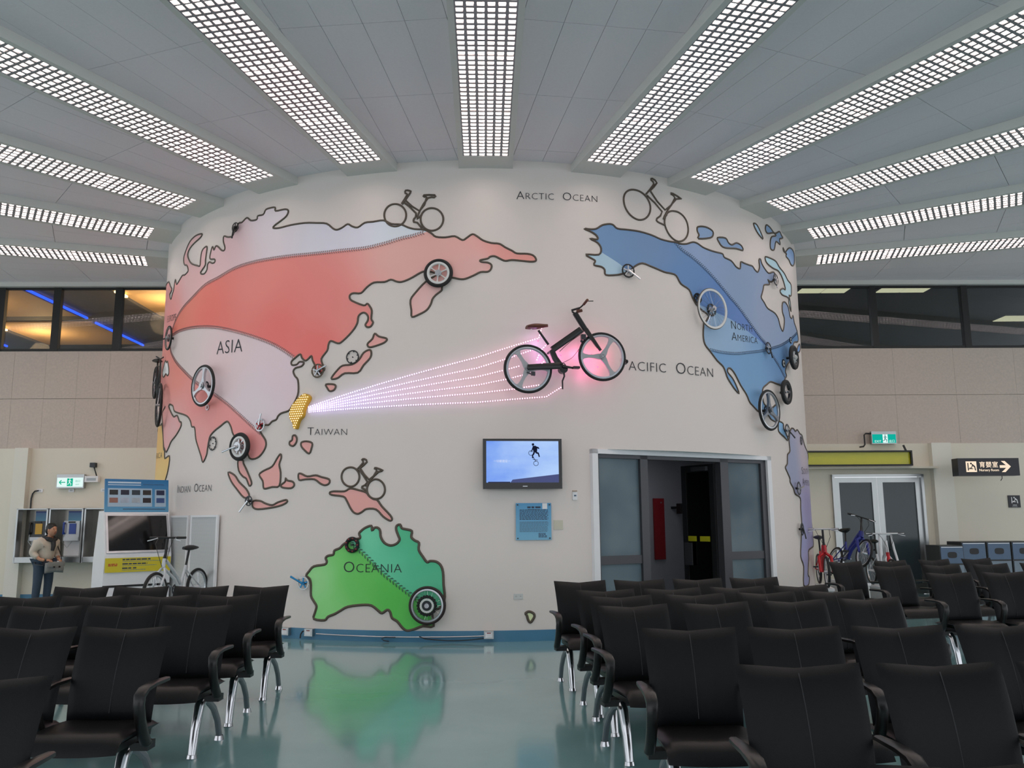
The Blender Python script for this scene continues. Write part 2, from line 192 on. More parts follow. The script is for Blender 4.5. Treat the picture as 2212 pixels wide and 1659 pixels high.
ZONES = {
 'eurasia': [[[[-56.6,4.502],[-53.43,4.711],[-50.75,4.828],[-46.71,4.932],[-42.71,5.053],[-39.25,5.091],[-35.43,5.16],[-31.78,5.18],[-27.84,5.173],[-24.82,5.161],[-21.63,5.144],[-19.31,5.137],[-17.26,5.138],[-14.77,5.137],[-13.15,5.147],[-10.95,5.187],[-8.94,5.239],[-7.53,5.263],[-6.54,5.291],[-5.64,5.315],[-1.92,5.764],[-19.98,6.26],[-52.69,6.974],[-88,6.2],[-88,4.5]],[[-46.44,5.248,208,165,165],[-38.62,5.51,205,170,172],[-27.32,5.702,200,190,195],[-19.71,5.379,200,195,205],[-8.14,5.334,200,203,215],[-55.96,4.775,215,140,135]]],[[[-58.43,4.501],[-55.76,4.488],[-51.84,4.489],[-46.97,4.454],[-42.42,4.393],[-38.63,4.318],[-34.8,4.209],[-31.17,4.086],[-27.88,3.955],[-25.43,3.821],[-23.58,3.694],[-21.57,3.575],[-19.66,2.994],[-25.91,2.526],[-28.81,2.689],[-30.23,2.787],[-33.05,2.988],[-35.61,3.16],[-38.7,3.327],[-41.87,3.466],[-45.61,3.655],[-48.31,3.802],[-52.17,4.01],[-55.16,4.214],[-56.28,4.37],[-57.03,4.503]],[[-48.62,4.255,200,185,182],[-37.27,3.733,208,182,184],[-26.27,3.356,206,184,190],[-29.34,3.057,205,190,195]]],[[[-57.03,4.503],[-56.28,4.37],[-55.16,4.214],[-52.17,4.01],[-48.31,3.802],[-45.61,3.655],[-41.87,3.466],[-38.7,3.327],[-35.61,3.16],[-33.05,2.988],[-30.23,2.787],[-28.81,2.689],[-22.84,2.202],[-40.99,1.346],[-88,1.5],[-88,4.4]],[[-50.95,3.85,236,128,116],[-41.5,3.232,228,125,118],[-42.4,2.827,214,145,142],[-30.98,2.939,216,135,132],[-51.55,2.905,208,160,160],[-29.04,2.478,214,140,138]]],[None,[[-49.46,4.866,238,118,102],[-41.33,4.419,240,105,95],[-30.32,4.931,217,125,117],[-26.59,4.075,235,105,100],[-19.43,4.456,216,122,118],[-19.92,3.817,230,103,98],[-9.92,4.957,210,160,152],[-3.96,5.185,212,160,152],[-5.08,4.361,212,172,168],[1.3,4.857,208,165,160],[3.64,5.05,215,140,132],[7.15,4.956,220,140,130],[-15.37,4.1,214,128,122]]]],
 'north_america': [[[[28.07,5.384],[29.33,5.283],[31.16,5.2],[33.28,5.078],[35.51,4.93],[37.87,4.757],[40.42,4.585],[43.19,4.378],[45.64,4.217],[47.7,4.12],[48.03,4.077],[52.49,4.206],[57.36,4.39],[64.05,4.659],[70.64,5.366],[70.04,6.811],[27.13,6.211]],[[35.1,5.242,125,145,178],[47.08,4.603,132,145,172],[41.02,4.926,120,140,170],[53.44,4.269,132,148,176]]],[[[16.62,5.101],[16.86,5.09],[19.64,4.934],[20.29,4.857],[20.08,4.497],[13.07,4.445],[13.19,5.123]],[[16.93,4.925,160,182,196],[19.51,4.818,156,180,198]]],[[[31.55,4.521],[34.97,4.447],[38.12,4.388],[41.6,4.281],[45.92,4.148],[47.69,4.111],[48.03,4.077],[46.13,4.021],[42.19,3.938],[39.06,3.88],[36.02,3.861],[30.81,3.846],[29.43,4.332]],[[33.43,3.976,135,160,186],[38.29,4.175,134,160,188],[45.17,4.098,112,146,184]]],[[[33.6,3.876],[36.02,3.861],[39.06,3.88],[42.19,3.938],[46.13,4.021],[48.03,4.077],[52.49,4.206],[57.36,4.39],[64.05,4.659],[67.52,3.629],[52.86,2.628],[30.12,2.503],[29.18,3.797]],[[36.95,3.676,104,144,184],[42.08,3.456,104,142,180],[52.84,3.883,90,126,168],[42.97,3.117,110,150,188]]],[None,[[18.33,5.333,104,134,170],[23.76,5.198,104,131,167],[29.63,4.739,90,124,168],[34.54,4.33,76,112,168],[42.71,4.168,86,116,172]]]],
 'australia': [[[[-15.2,1.252],[-14.68,1.2],[-13.32,1.097],[-12.09,0.98],[-10.59,0.835],[-9.11,0.72],[-7.23,0.577],[-5.17,0.442],[-4.33,0.378],[-2.57,0.319],[-0.96,1.63],[-16.03,1.644]],[[-7.65,1.229,70,170,125],[-12.9,1.289,105,195,155],[-10.47,0.884,95,190,150],[-4.81,0.941,65,165,120],[-4.8,0.714,85,180,140]]],[None,[[-18.95,0.701,150,205,140],[-14.58,0.708,95,185,85],[-9.28,0.599,78,175,70],[-16.94,0.359,130,200,120],[-12.24,0.941,90,180,80],[-7.54,0.261,85,180,80]]]],
 'south_america': [[None,[[54.9,2.349,138,142,168],[62.08,2.504,178,162,172],[62.33,1.704,140,128,166],[56.59,1.263,146,146,180]]]],
}

# ------------------------------------------------------------------ materials
def lin(c):
    o = []
    for v in c[:3]:
        v = v / 255.0
        o.append(v / 12.92 if v <= 0.04045 else ((v + 0.055) / 1.055) ** 2.4)
    return (o[0], o[1], o[2], 1)
MATS = {}
def mat(name, rgb, rough=0.5, metal=0.0, vary=0.0, scale=8.0, bump=0.0, bscale=120.0, spec=0.5, emit=None, es=0.0, coat=0.0, detail=4.0):
    if name in MATS: return MATS[name]
    m = bpy.data.materials.new(name); m.use_nodes = True; nt = m.node_tree; N = nt.nodes; K = nt.links
    b = N['Principled BSDF']; b.inputs['Base Color'].default_value = lin(rgb)
    b.inputs['Roughness'].default_value = rough; b.inputs['Metallic'].default_value = metal
    b.inputs['Specular IOR Level'].default_value = spec; b.inputs['Coat Weight'].default_value = coat
    if emit:
        b.inputs['Emission Color'].default_value = lin(emit); b.inputs['Emission Strength'].default_value = es
    tc = N.new('ShaderNodeTexCoord')
    if vary:
        nz = N.new('ShaderNodeTexNoise'); nz.inputs['Scale'].default_value = scale; nz.inputs['Detail'].default_value = detail
        K.new(tc.outputs['Object'], nz.inputs['Vector'])
        mx = N.new('ShaderNodeMix'); mx.data_type = 'RGBA'
        l = lin(rgb)
        mx.inputs[6].default_value = tuple(max(0, v * (1 - vary)) for v in l[:3]) + (1,)
        mx.inputs[7].default_value = tuple(min(1, v * (1 + vary)) for v in l[:3]) + (1,)
        K.new(nz.outputs['Fac'], mx.inputs[0]); K.new(mx.outputs[2], b.inputs['Base Color'])
    if bump:
        n2 = N.new('ShaderNodeTexNoise'); n2.inputs['Scale'].default_value = bscale; n2.inputs['Detail'].default_value = 3
        K.new(tc.outputs['Object'], n2.inputs['Vector'])
        bp = N.new('ShaderNodeBump'); bp.inputs['Strength'].default_value = bump; bp.inputs['Distance'].default_value = 0.002
        K.new(n2.outputs['Fac'], bp.inputs['Height']); K.new(bp.outputs['Normal'], b.inputs['Normal'])
    MATS[name] = m
    return m
def emission(name, rgb, s):
    if name in MATS: return MATS[name]
    m = bpy.data.materials.new(name); m.use_nodes = True; nt = m.node_tree; nt.nodes.clear()
    e = nt.nodes.new('ShaderNodeEmission'); e.inputs[0].default_value = lin(rgb); e.inputs[1].default_value = s
    o = nt.nodes.new('ShaderNodeOutputMaterial'); nt.links.new(e.outputs[0], o.inputs[0]); MATS[name] = m
    return m
def glass(name, rgb, ior=1.5, rough=0.0, tint=1.0):
    m = bpy.data.materials.new(name); m.use_nodes = True; nt = m.node_tree; nt.nodes.clear(); N = nt.nodes; K = nt.links
    t = N.new('ShaderNodeBsdfTransparent'); t.inputs[0].default_value = lin(rgb)
    g = N.new('ShaderNodeBsdfGlossy'); g.inputs['Roughness'].default_value = rough
    f = N.new('ShaderNodeFresnel'); f.inputs[0].default_value = ior
    mx = N.new('ShaderNodeMixShader'); o = N.new('ShaderNodeOutputMaterial')
    K.new(f.outputs[0], mx.inputs[0]); K.new(t.outputs[0], mx.inputs[1]); K.new(g.outputs[0], mx.inputs[2]); K.new(mx.outputs[0], o.inputs[0])
    MATS[name] = m
    return m
def vcol(name, rough=0.45):
    m = bpy.data.materials.new(name); m.use_nodes = True; nt = m.node_tree; b = nt.nodes['Principled BSDF']
    a = nt.nodes.new('ShaderNodeVertexColor'); a.layer_name = 'print'
    nt.links.new(a.outputs[0], b.inputs['Base Color']); b.inputs['Roughness'].default_value = rough
    MATS[name] = m
    return m
PAINT = mat('wall_paint', (230, 221, 215), 0.42, vary=0.02, scale=1.5, bump=0.06, bscale=60)
CREAM = mat('cream_paint', (226, 220, 204), 0.5, vary=0.025, scale=1.2, bump=0.05, bscale=60)
PILLAR = mat('pillar_paint', (228, 226, 214), 0.45, vary=0.02, scale=1.5)
STONE = mat('granite', (194, 180, 168), 0.32, vary=0.16, scale=26, bump=0.03, detail=8)
TILE = mat('ceiling_tile', (238, 233, 236), 0.8, vary=0.04, scale=40, bump=0.2, bscale=200)
SLAB = mat('ceiling_backing', (66, 68, 72), 0.9, vary=0.05)
FRAME = mat('light_frame', (214, 214, 208), 0.45, vary=0.02, scale=4)
LOUVRE = mat('louvre_metal', (150, 150, 154), 0.4, metal=0.2, vary=0.03)
TUBE = emission('fluorescent', (255, 236, 228), LAMP * 1.7)
REFLECT = emission('lamp_reflector', (255, 234, 224), LAMP * 0.5)
BLUE = mat('blue_skirting', (74, 128, 160), 0.35, vary=0.08, scale=6)
BLACK = mat('black_metal', (14, 14, 15), 0.4, vary=0.1, scale=20)
DARKF = mat('window_frame', (20, 19, 18), 0.45, vary=0.1, scale=12)
RUB = mat('rubber', (16, 16, 17), 0.6, vary=0.2, scale=60, bump=0.3, bscale=90)
CHROME = mat('chrome', (205, 205, 208), 0.14, metal=1.0, vary=0.02, scale=5)
ALU = mat('aluminium', (196, 198, 202), 0.3, metal=0.85, vary=0.04, scale=10)
SILVERP = mat('silver_paint', (198, 202, 206), 0.3, metal=0.25, vary=0.03)
LEATHER = mat('black_leather', (13, 14, 16), 0.46, vary=0.14, scale=30, bump=0.35, bscale=260, spec=0.2)
SEATL = mat('seat_leather', (12, 11, 12), 0.36, vary=0.14, scale=30, bump=0.35, bscale=260, spec=0.28)
ARMP = mat('armrest_plastic', (22, 20, 20), 0.36, vary=0.1, scale=30)
GREYLEG = mat('grey_leg_paint', (120, 126, 132), 0.35, metal=0.4, vary=0.04)
TUBEC = mat('rubber_tube_outline', (84, 72, 60), 0.4, vary=0.12, scale=40)
LETTER = mat('black_lettering', (34, 36, 42), 0.5, vary=0.05)
WHITEP = mat('white_enamel', (236, 236, 238), 0.35, vary=0.015)
STEEL = mat('stainless', (176, 178, 178), 0.28, metal=0.9, vary=0.06, scale=6)
PRINT = vcol('mural_print')

def floor_mat():
    m = bpy.data.materials.new('epoxy_floor'); m.use_nodes = True; nt = m.node_tree; N = nt.nodes; K = nt.links
    b = N['Principled BSDF']; tc = N.new('ShaderNodeTexCoord')
    n1 = N.new('ShaderNodeTexNoise'); n1.inputs['Scale'].default_value = 0.6; n1.inputs['Detail'].default_value = 5
    n2 = N.new('ShaderNodeTexNoise'); n2.inputs['Scale'].default_value = 90; n2.inputs['Detail'].default_value = 2
    K.new(tc.outputs['Object'], n1.inputs['Vector']); K.new(tc.outputs['Object'], n2.inputs['Vector'])
    r = N.new('ShaderNodeValToRGB'); r.color_ramp.elements[0].color = lin((102, 144, 147)); r.color_ramp.elements[1].color = lin((122, 160, 163))
    r.color_ramp.elements[0].position = 0.35; r.color_ramp.elements[1].position = 0.65
    K.new(n1.outputs['Fac'], r.inputs[0]); K.new(r.outputs[0], b.inputs['Base Color'])
    rr = N.new('ShaderNodeMapRange'); rr.inputs[3].default_value = 0.09; rr.inputs[4].default_value = 0.17
    K.new(n1.outputs['Fac'], rr.inputs[0]); K.new(rr.outputs[0], b.inputs['Roughness'])
    bp = N.new('ShaderNodeBump'); bp.inputs['Strength'].default_value = 0.02; bp.inputs['Distance'].default_value = 0.002
    K.new(n2.outputs['Fac'], bp.inputs['Height']); K.new(bp.outputs['Normal'], b.inputs['Normal'])
    b.inputs['Specular IOR Level'].default_value = 0.6; b.inputs['Coat Weight'].default_value = 0.25; b.inputs['Coat Roughness'].default_value = 0.05
    return m
FLOOR = floor_mat()

# ------------------------------------------------------------------ mesh helpers
class MB:
    def __init__(s): s.v = []; s.f = []
    def add(s, v, f):
        o = len(s.v); s.v += [tuple(p) for p in v]; s.f += [tuple(i + o for i in q) for q in f]; return s
    def box(s, c, d, m=None):
        x, y, z = c; a, b, e = d[0] / 2, d[1] / 2, d[2] / 2
        v = [Vector((x + i * a, y + j * b, z + k * e)) for i in (-1, 1) for j in (-1, 1) for k in (-1, 1)]
        if m: v = [m @ p for p in v]
        return s.add(v, [(0, 1, 3, 2), (4, 6, 7, 5), (0, 4, 5, 1), (2, 3, 7, 6), (0, 2, 6, 4), (1, 5, 7, 3)])
    def bar(s, p0, p1, w, h, up=(0, 0, 1)):
        p0, p1 = Vector(p0), Vector(p1); d = (p1 - p0).normalized(); up = Vector(up)
        x = d.cross(up)
        if x.length < 1e-4: x = d.cross(Vector((1, 0, 0)))
        x.normalize(); u = x.cross(d)
        v = [p + x * (i * w / 2) + u * (j * h / 2) for p in (p0, p1) for i, j in ((-1, -1), (1, -1), (1, 1), (-1, 1))]
        return s.add(v, [(3, 2, 1, 0), (4, 5, 6, 7), (0, 1, 5, 4), (1, 2, 6, 5), (2, 3, 7, 6), (3, 0, 4, 7)])
    def tube(s, pts, r, seg=8, closed=False, cap=True):
        P = [Vector(p) for p in pts]; n = len(P); rings = []
        rr = r if isinstance(r, (list, tuple)) else [r] * n
        prev = None
        for i in range(n):
            a = P[i - 1] if (i > 0 or closed) else P[i]; b = P[(i + 1) % n] if (i < n - 1 or closed) else P[i]
            d = (b - a).normalized()
            if prev is None:
                x = d.cross(Vector((0, 0, 1)))
                if x.length < 0.05: x = d.cross(Vector((0, 1, 0)))
            else:
                x = prev - d * prev.dot(d)
            x.normalize(); prev = x; y = d.cross(x)
            rings.append([P[i] + (x * math.cos(2 * PI * k / seg) + y * math.sin(2 * PI * k / seg)) * rr[i] for k in range(seg)])
        v = [p for q in rings for p in q]; f = []
        for i in range(n if closed else n - 1):
            j = (i + 1) % n
            for k in range(seg):
                l = (k + 1) % seg; f.append((i * seg + k, i * seg + l, j * seg + l, j * seg + k))
        if cap and not closed:
            f.append(tuple(reversed(range(seg)))); f.append(tuple(range((n - 1) * seg, n * seg)))
        return s.add(v, f)
    def cyl(s, p0, p1, r0, r1=None, seg=12):
        return s.tube([p0, p1], [r0, r0 if r1 is None else r1], seg)
    def ring(s, prof, seg=32, c=(0, 0, 0)):         # closed profile of (radius, y) turned about the Y axis
        n = len(prof); v = []
        for i in range(seg):
            a = 2 * PI * i / seg
            for r, y in prof: v.append((c[0] + r * math.cos(a), c[1] + y, c[2] + r * math.sin(a)))
        f = [(i * n + k, ((i + 1) % seg) * n + k, ((i + 1) % seg) * n + (k + 1) % n, i * n + (k + 1) % n) for i in range(seg) for k in range(n)]
        return s.add(v, f)
    def torus(s, R, r, seg=32, sr=8, c=(0, 0, 0)):
        return s.ring([(R + r * math.cos(2 * PI * k / sr), r * math.sin(2 * PI * k / sr)) for k in range(sr)], seg, c)
    def disc(s, r, y0, y1, seg=20, c=(0, 0, 0)):
        return s.cyl((c[0], c[1] + y0, c[2]), (c[0], c[1] + y1, c[2]), r, r, seg)
    def prism(s, poly, y0, y1):                      # polygon in x,z extruded along y
        n = len(poly); v = [(p[0], y0, p[1]) for p in poly] + [(p[0], y1, p[1]) for p in poly]
        f = [tuple(range(n)), tuple(reversed(range(n, 2 * n)))] + [(i, n + i, n + (i + 1) % n, (i + 1) % n) for i in range(n)]
        return s.add(v, f)
    def sweep(s, pts, w, h, side):                   # rectangular section swept along pts, width along side
        P = [Vector(p) for p in pts]; sd = Vector(side).normalized(); v = []; n = len(P)
        for i in range(n):
            d = (P[min(i + 1, n - 1)] - P[max(i - 1, 0)]).normalized(); u = sd.cross(d).normalized()
            ww = w[i] if isinstance(w, (list, tuple)) else w; hh = h[i] if isinstance(h, (list, tuple)) else h
            for a, b in ((-.5, -.3), (-.3, -.5), (.3, -.5), (.5, -.3), (.5, .3), (.3, .5), (-.3, .5), (-.5, .3)): v.append(P[i] + sd * (a * ww) + u * (b * hh))
        f = [(i * 8 + k, i * 8 + (k + 1) % 8, (i + 1) * 8 + (k + 1) % 8, (i + 1) * 8 + k) for i in range(n - 1) for k in range(8)]
        f += [tuple(reversed(range(8))), tuple(range((n - 1) * 8, n * 8))]
        return s.add(v, f)
    def ball(s, c, r, seg=8, rings=5):
        rx, ry, rz = r if isinstance(r, (list, tuple)) else (r, r, r); v = [(c[0], c[1], c[2] + rz)]
        for i in range(1, rings):
            t = PI * i / rings
            for k in range(seg):
                a = 2 * PI * k / seg; v.append((c[0] + rx * math.sin(t) * math.cos(a), c[1] + ry * math.sin(t) * math.sin(a), c[2] + rz * math.cos(t)))
        v.append((c[0], c[1], c[2] - rz)); L = len(v) - 1; f = [(0, 1 + k, 1 + (k + 1) % seg) for k in range(seg)]
        for i in range(rings - 2):
            for k in range(seg): f.append((1 + i * seg + k, 1 + (i + 1) * seg + k, 1 + (i + 1) * seg + (k + 1) % seg, 1 + i * seg + (k + 1) % seg))
        b = 1 + (rings - 2) * seg; f += [(L, b + (k + 1) % seg, b + k) for k in range(seg)]
        return s.add(v, f)
    def mesh(s, name, smooth=True, ang=38):
        me = bpy.data.meshes.new(name); me.from_pydata([tuple(p) for p in s.v], [], s.f); me.update()
        import bmesh
        bm = bmesh.new(); bm.from_mesh(me); bmesh.ops.recalc_face_normals(bm, faces=bm.faces); bm.to_mesh(me); bm.free()
        if smooth:
            me.shade_smooth(); me.set_sharp_from_angle(angle=R_(ang))
        return me
    def build(s, name, m, parent=None, smooth=True, world=False, kind=None, label=None, ang=38):
        if world and parent is not None:
            inv = parent.matrix_world.inverted(); s.v = [tuple(inv @ Vector(p)) for p in s.v]
        return obj(name, s.mesh(name, smooth, ang), m, parent, kind, label)
def obj(name, me, m, parent=None, kind=None, label=None):
    o = bpy.data.objects.new(name, me); COL.objects.link(o)
    if m and not me.materials: me.materials.append(m)
    if parent: o.parent = parent
    if kind: o['kind'] = kind
    if label: o['label'] = label
    return o
def tag(o, label, cat, group=None):
    o['label'] = label; o['category'] = cat
    if group: o['group'] = group
    return o
def thing(name, label, cat, loc=(0, 0, 0), rz=0.0, group=None, ry=0.0):
    o = bpy.data.objects.new(name, None); COL.objects.link(o); o.empty_display_size = 0.1
    M = Matrix.Translation(loc) @ Matrix.Rotation(rz, 4, 'Z') @ Matrix.Rotation(ry, 4, 'Y')
    o.matrix_world = M
    return tag(o, label, cat, group)
def struct(name, mb, m, parent=None, smooth=False, label=None):
    o = mb.build(name, m, parent, smooth)
    if parent is None: o['kind'] = 'structure'
    if label: o['label'] = label
    return o
def copy_tree(o, parent=None):
    c = o.copy(); COL.objects.link(c)
    if parent: c.parent = parent
    for ch in [q for q in CHILD.get(o.name, [])]: copy_tree(ch, c)
    return c
CHILD = {}
def wpt(deg, z, off=0.0):                            # a point on the round wall
    a = R_(deg); r = RD + off
    return Vector((CX + r * math.sin(a), CY - r * math.cos(a), z))
def wall_thing(name, label, cat, deg, z, off=0.0, group=None):
    return thing(name, label, cat, wpt(deg, z, off), R_(deg), group)
def back_thing(name, label, cat, x, z, off=0.0, group=None):   # on the straight back wall
    p = Vector((0, WALL_Y, 0)) + Vector((math.cos(WALL_A), math.sin(WALL_A), 0)) * x + Vector((math.sin(WALL_A), -math.cos(WALL_A), 0)) * off
    return thing(name, label, cat, (p.x, p.y, z), WALL_A, group)
def text_mesh(body, size, small=False, offset=0.0, spacing=1.0, extrude=0.0, align='LEFT'):
    cu = bpy.data.curves.new('text', 'FONT'); cu.body = body; cu.size = size; cu.offset = offset; cu.space_character = spacing
    cu.extrude = extrude; cu.resolution_u = 3; cu.align_x = align; cu.small_caps_scale = 0.8
    if small:
        for i, ch in enumerate(body):
            if ch.islower(): cu.body_format[i].use_small_caps = True
    o = bpy.data.objects.new('text', cu); COL.objects.link(o)
    dg = bpy.context.evaluated_depsgraph_get(); me = bpy.data.meshes.new_from_object(o.evaluated_get(dg))
    bpy.data.objects.remove(o); bpy.data.curves.remove(cu)
    return me
def flat_text(body, size, m, parent, x, z, y=-0.002, name='lettering', align='CENTER', offset=0.0, spacing=1.0, sx=1.0):
    me = text_mesh(body, size, offset=offset, align=align, spacing=spacing)
    for v in me.vertices: v.co = (x + v.co.x * sx, y, z + v.co.y)
    return obj(name, me, m, parent)
def catmull(P, n=3, closed=True):
    out = []; L = len(P)
    for i in range(L if closed else L - 1):
        g = (lambda k: P[k % L]) if closed else (lambda k: P[min(max(k, 0), L - 1)])
        a, b, c, d = g(i - 1), g(i), g(i + 1), g(i + 2)
        for k in range(n):
            t = k / n
            out.append(tuple(0.5 * (2 * b[j] + (c[j] - a[j]) * t + (2 * a[j] - 5 * b[j] + 4 * c[j] - d[j]) * t * t + (3 * b[j] - a[j] - 3 * c[j] + d[j]) * t ** 3) for j in range(2)))
    if not closed: out.append(tuple(P[-1][:2]))
    return out

# ------------------------------------------------------------------ floor, ceiling, walls
struct('floor', MB().box((0, 6.5, -0.05), (36, 27, 0.1)), FLOOR)
slab = struct('ceiling', MB().box((0, 6.0, HC + 0.08), (36, 22.0, 0.1)), SLAB)
ANG = [-102, -87, -72.0, -57.0, -42.2, -27.6, -13.05, 1.87, 16.45, 30.75, 45.3, 59.75, 73.9, 88.5, 103]
R0, R1_ = RD + 0.38, 15.4                            # louvres run from near the drum outwards
FW = 0.73                                            # frame width
def clip_half(poly, nx, ny, c):                      # keep nx*x+ny*y<=c
    out = []
    for i in range(len(poly)):
        p, q = poly[i], poly[(i + 1) % len(poly)]; a = nx * p[0] + ny * p[1] - c; b = nx * q[0] + ny * q[1] - c
        if a <= 0: out.append(p)
        if (a < 0 < b) or (b < 0 < a):
            t = a / (a - b); out.append((p[0] + (q[0] - p[0]) * t, p[1] + (q[1] - p[1]) * t))
    return out
wn = (-math.sin(WALL_A), math.cos(WALL_A))
ntile = 0; rest = MB()
for w in range(len(ANG) - 1):
    a0, a1 = ANG[w], ANG[w + 1]; am = R_((a0 + a1) / 2); d = (math.sin(am), -math.cos(am)); t = (math.cos(am), math.sin(am))
    inner = RD * math.cos(R_((a1 - a0) / 2)) - 0.12
    edges = [inner, RD + 0.40 - 0.05] + [RD + 0.35 + 1.455 * k for k in range(1, 8)]
    for i in range(len(edges) - 1):
        e0, e1 = edges[i], edges[i + 1]
        for k in range(-6, 6):
            u0, u1 = k * 0.42, (k + 1) * 0.42; g = 0.004
            poly = [(CX + d[0] * e + t[0] * u, CY + d[1] * e + t[1] * u) for e, u in ((e0 + g, u0 + g * .6), (e0 + g, u1 - g * .6), (e1 - g, u1 - g * .6), (e1 - g, u0 + g * .6))]
            for aa, sg in ((a0, 1), (a1, -1)):       # stop inside the neighbouring light frames
                b = R_(aa); tt = (math.cos(b), math.sin(b)); off = tt[0] * CX + tt[1] * CY
                lim = FW / 2 - 0.03 if aa in ANG[2:-2] else 0.0
                poly = clip_half(poly, -sg * tt[0], -sg * tt[1], -(sg * off + lim)) if poly else poly
            if poly: poly = clip_half(poly, wn[0], wn[1], wn[1] * WALL_Y - 0.02)
            if len(poly) < 3: continue
            ar = abs(sum(poly[q][0] * poly[(q + 1) % len(poly)][1] - poly[(q + 1) % len(poly)][0] * poly[q][1] for q in range(len(poly)))) / 2
            if ar < 0.004: continue
            cx = sum(p[0] for p in poly) / len(poly); cy = sum(p[1] for p in poly) / len(poly)
            n = len(poly); dz = random.uniform(0, 0.002)
            mb = MB().add([(p[0], p[1], HC + dz) for p in poly] + [(p[0], p[1], HC + 0.025) for p in poly],
                          [tuple(range(n)), tuple(range(n, 2 * n))] + [(q, (q + 1) % n, n + (q + 1) % n, n + q) for q in range(n)])
            inview = cy > 5.2 and abs(cx) < 0.62 * cy + 0.8 and e1 < 13.0
            if inview and ntile < 298:
                ntile += 1; mb.build('ceiling_tile', TILE, slab, smooth=False)
            else: rest.add(mb.v, mb.f)
rest.build('ceiling_tile_field', TILE, slab, smooth=False, kind='stuff')
mb = MB(); mb.box((0, 0.0, HC + 0.02), (36, 10.4, 0.03)); mb.build('ceiling_panel', TILE, slab, smooth=False)

# radial louvred fluorescent lights
def louvre_mesh(L, nrow):
    mb = MB(); wl = 0.60
    for k in range(7): mb.box(((k / 6 - 0.5) * wl, L / 2, 0.009), (0.031, L, 0.018))
    for k in range(nrow + 1): mb.box((0, L * k / nrow, 0.0095), (wl, 0.035 if 0 < k < nrow else 0.018, 0.017))
    return mb.mesh('louvre', False)
LV = louvre_mesh(1.215, 13)
SEGS = 7; LL = SEGS * 1.215
def light_meshes():
    L = LL; a = RD - 0.05 - R0                       # local y runs outward from R0
    fr = MB(); zt = 0.117
    for s in (-1, 1): fr.box((s * (0.30 + 0.0325), (a + L) / 2, zt / 2), (0.065, L - a, zt))
    fr.box((0, a / 2, zt / 2), (0.60, -a, zt)); fr.box((0, L - 0.02, zt / 2), (0.6, 0.06, zt))
    rf = MB().box((0, L / 2, 0.062), (0.6, L, 0.006))
    tb = MB()
    for s in (-0.2, 0.02, 0.2):
        for k in range(SEGS): tb.cyl((s, k * 1.215 + 0.02, 0.033), (s, k * 1.215 + 1.19, 0.033), 0.013, seg=8)
    return fr.mesh('frame', False), rf.mesh('reflector', False), tb.mesh('tube')
FM, RM, TM = light_meshes()
names = {-87: 'hidden on the left', -72.0: 'lowest on the left beside the dark windows', -57.0: 'second lowest on the left', -42.2: 'third lowest on the left', -27.6: 'second left of the middle one', -13.05: 'just left of the middle one', 1.87: 'running straight overhead in the middle', 16.45: 'just right of the middle one', 30.75: 'second right of the middle one', 45.3: 'third lowest on the right', 59.75: 'second lowest on the right', 73.9: 'lowest on the right above the dark windows'}
for a in ANG[2:-2]:
    b = R_(a); p = (CX + R0 * math.sin(b), CY - R0 * math.cos(b), HC - 0.117)
    t = thing('ceiling_light', 'long louvred ceiling light, ' + names[a], 'ceiling light', p, b + PI, 'lights radiating from the round wall')
    obj('frame', FM, FRAME, t); obj('reflector', RM, REFLECT, t); obj('tube', TM, TUBE, t)
    for k in range(SEGS):
        o = obj('louvre', LV, LOUVRE, t); o.location = (0, k * 1.215, 0.004)

# round wall, with an opening for the doorway
D0, D1, DH = 14.7, 45.9, 2.40
angs = sorted(set([i * 2.0 for i in range(-90, 90)] + [D0, D1])); zs = [0, 0.8, 1.6, DH, 3.4, 4.4, 5.4, HC + 0.03]
mb = MB(); n = len(angs)
for z in zs:
    for a in angs: mb.v.append(tuple(wpt(a, z)))
for i in range(len(zs) - 1):
    for k in range(n):
        a = angs[k]
        if i < 3 and D0 - 0.01 <= a < D1 - 0.01: continue
        mb.f.append((i * n + k, i * n + (k + 1) % n, (i + 1) * n + (k + 1) % n, (i + 1) * n + k))
struct('wall_center', mb, PAINT, smooth=True)
mb = MB(); bb = [a for a in [i * 2.0 for i in range(-56, 57)] if not (D0 < a < D1)] + [D0 - 0.4, D1 + 0.4]; bb = sorted(bb)
for i in range(len(bb) - 1):
    if bb[i] < D0 < bb[i + 1]: continue
    P = [wpt(bb[i], 0, o) for o in (0.004, 0.012)] ; Q = [wpt(bb[i + 1], 0, o) for o in (0.004, 0.012)]
    v = [P[0], P[1], Q[1], Q[0]]; hi = [Vector((p.x, p.y, 0.135)) for p in v]
    mb.add(v + hi, [(0, 1, 2, 3), (4, 7, 6, 5), (1, 2, 6, 5), (0, 4, 7, 3), (0, 1, 5, 4), (3, 2, 6, 7)])
struct('baseboard_center', mb, BLUE)

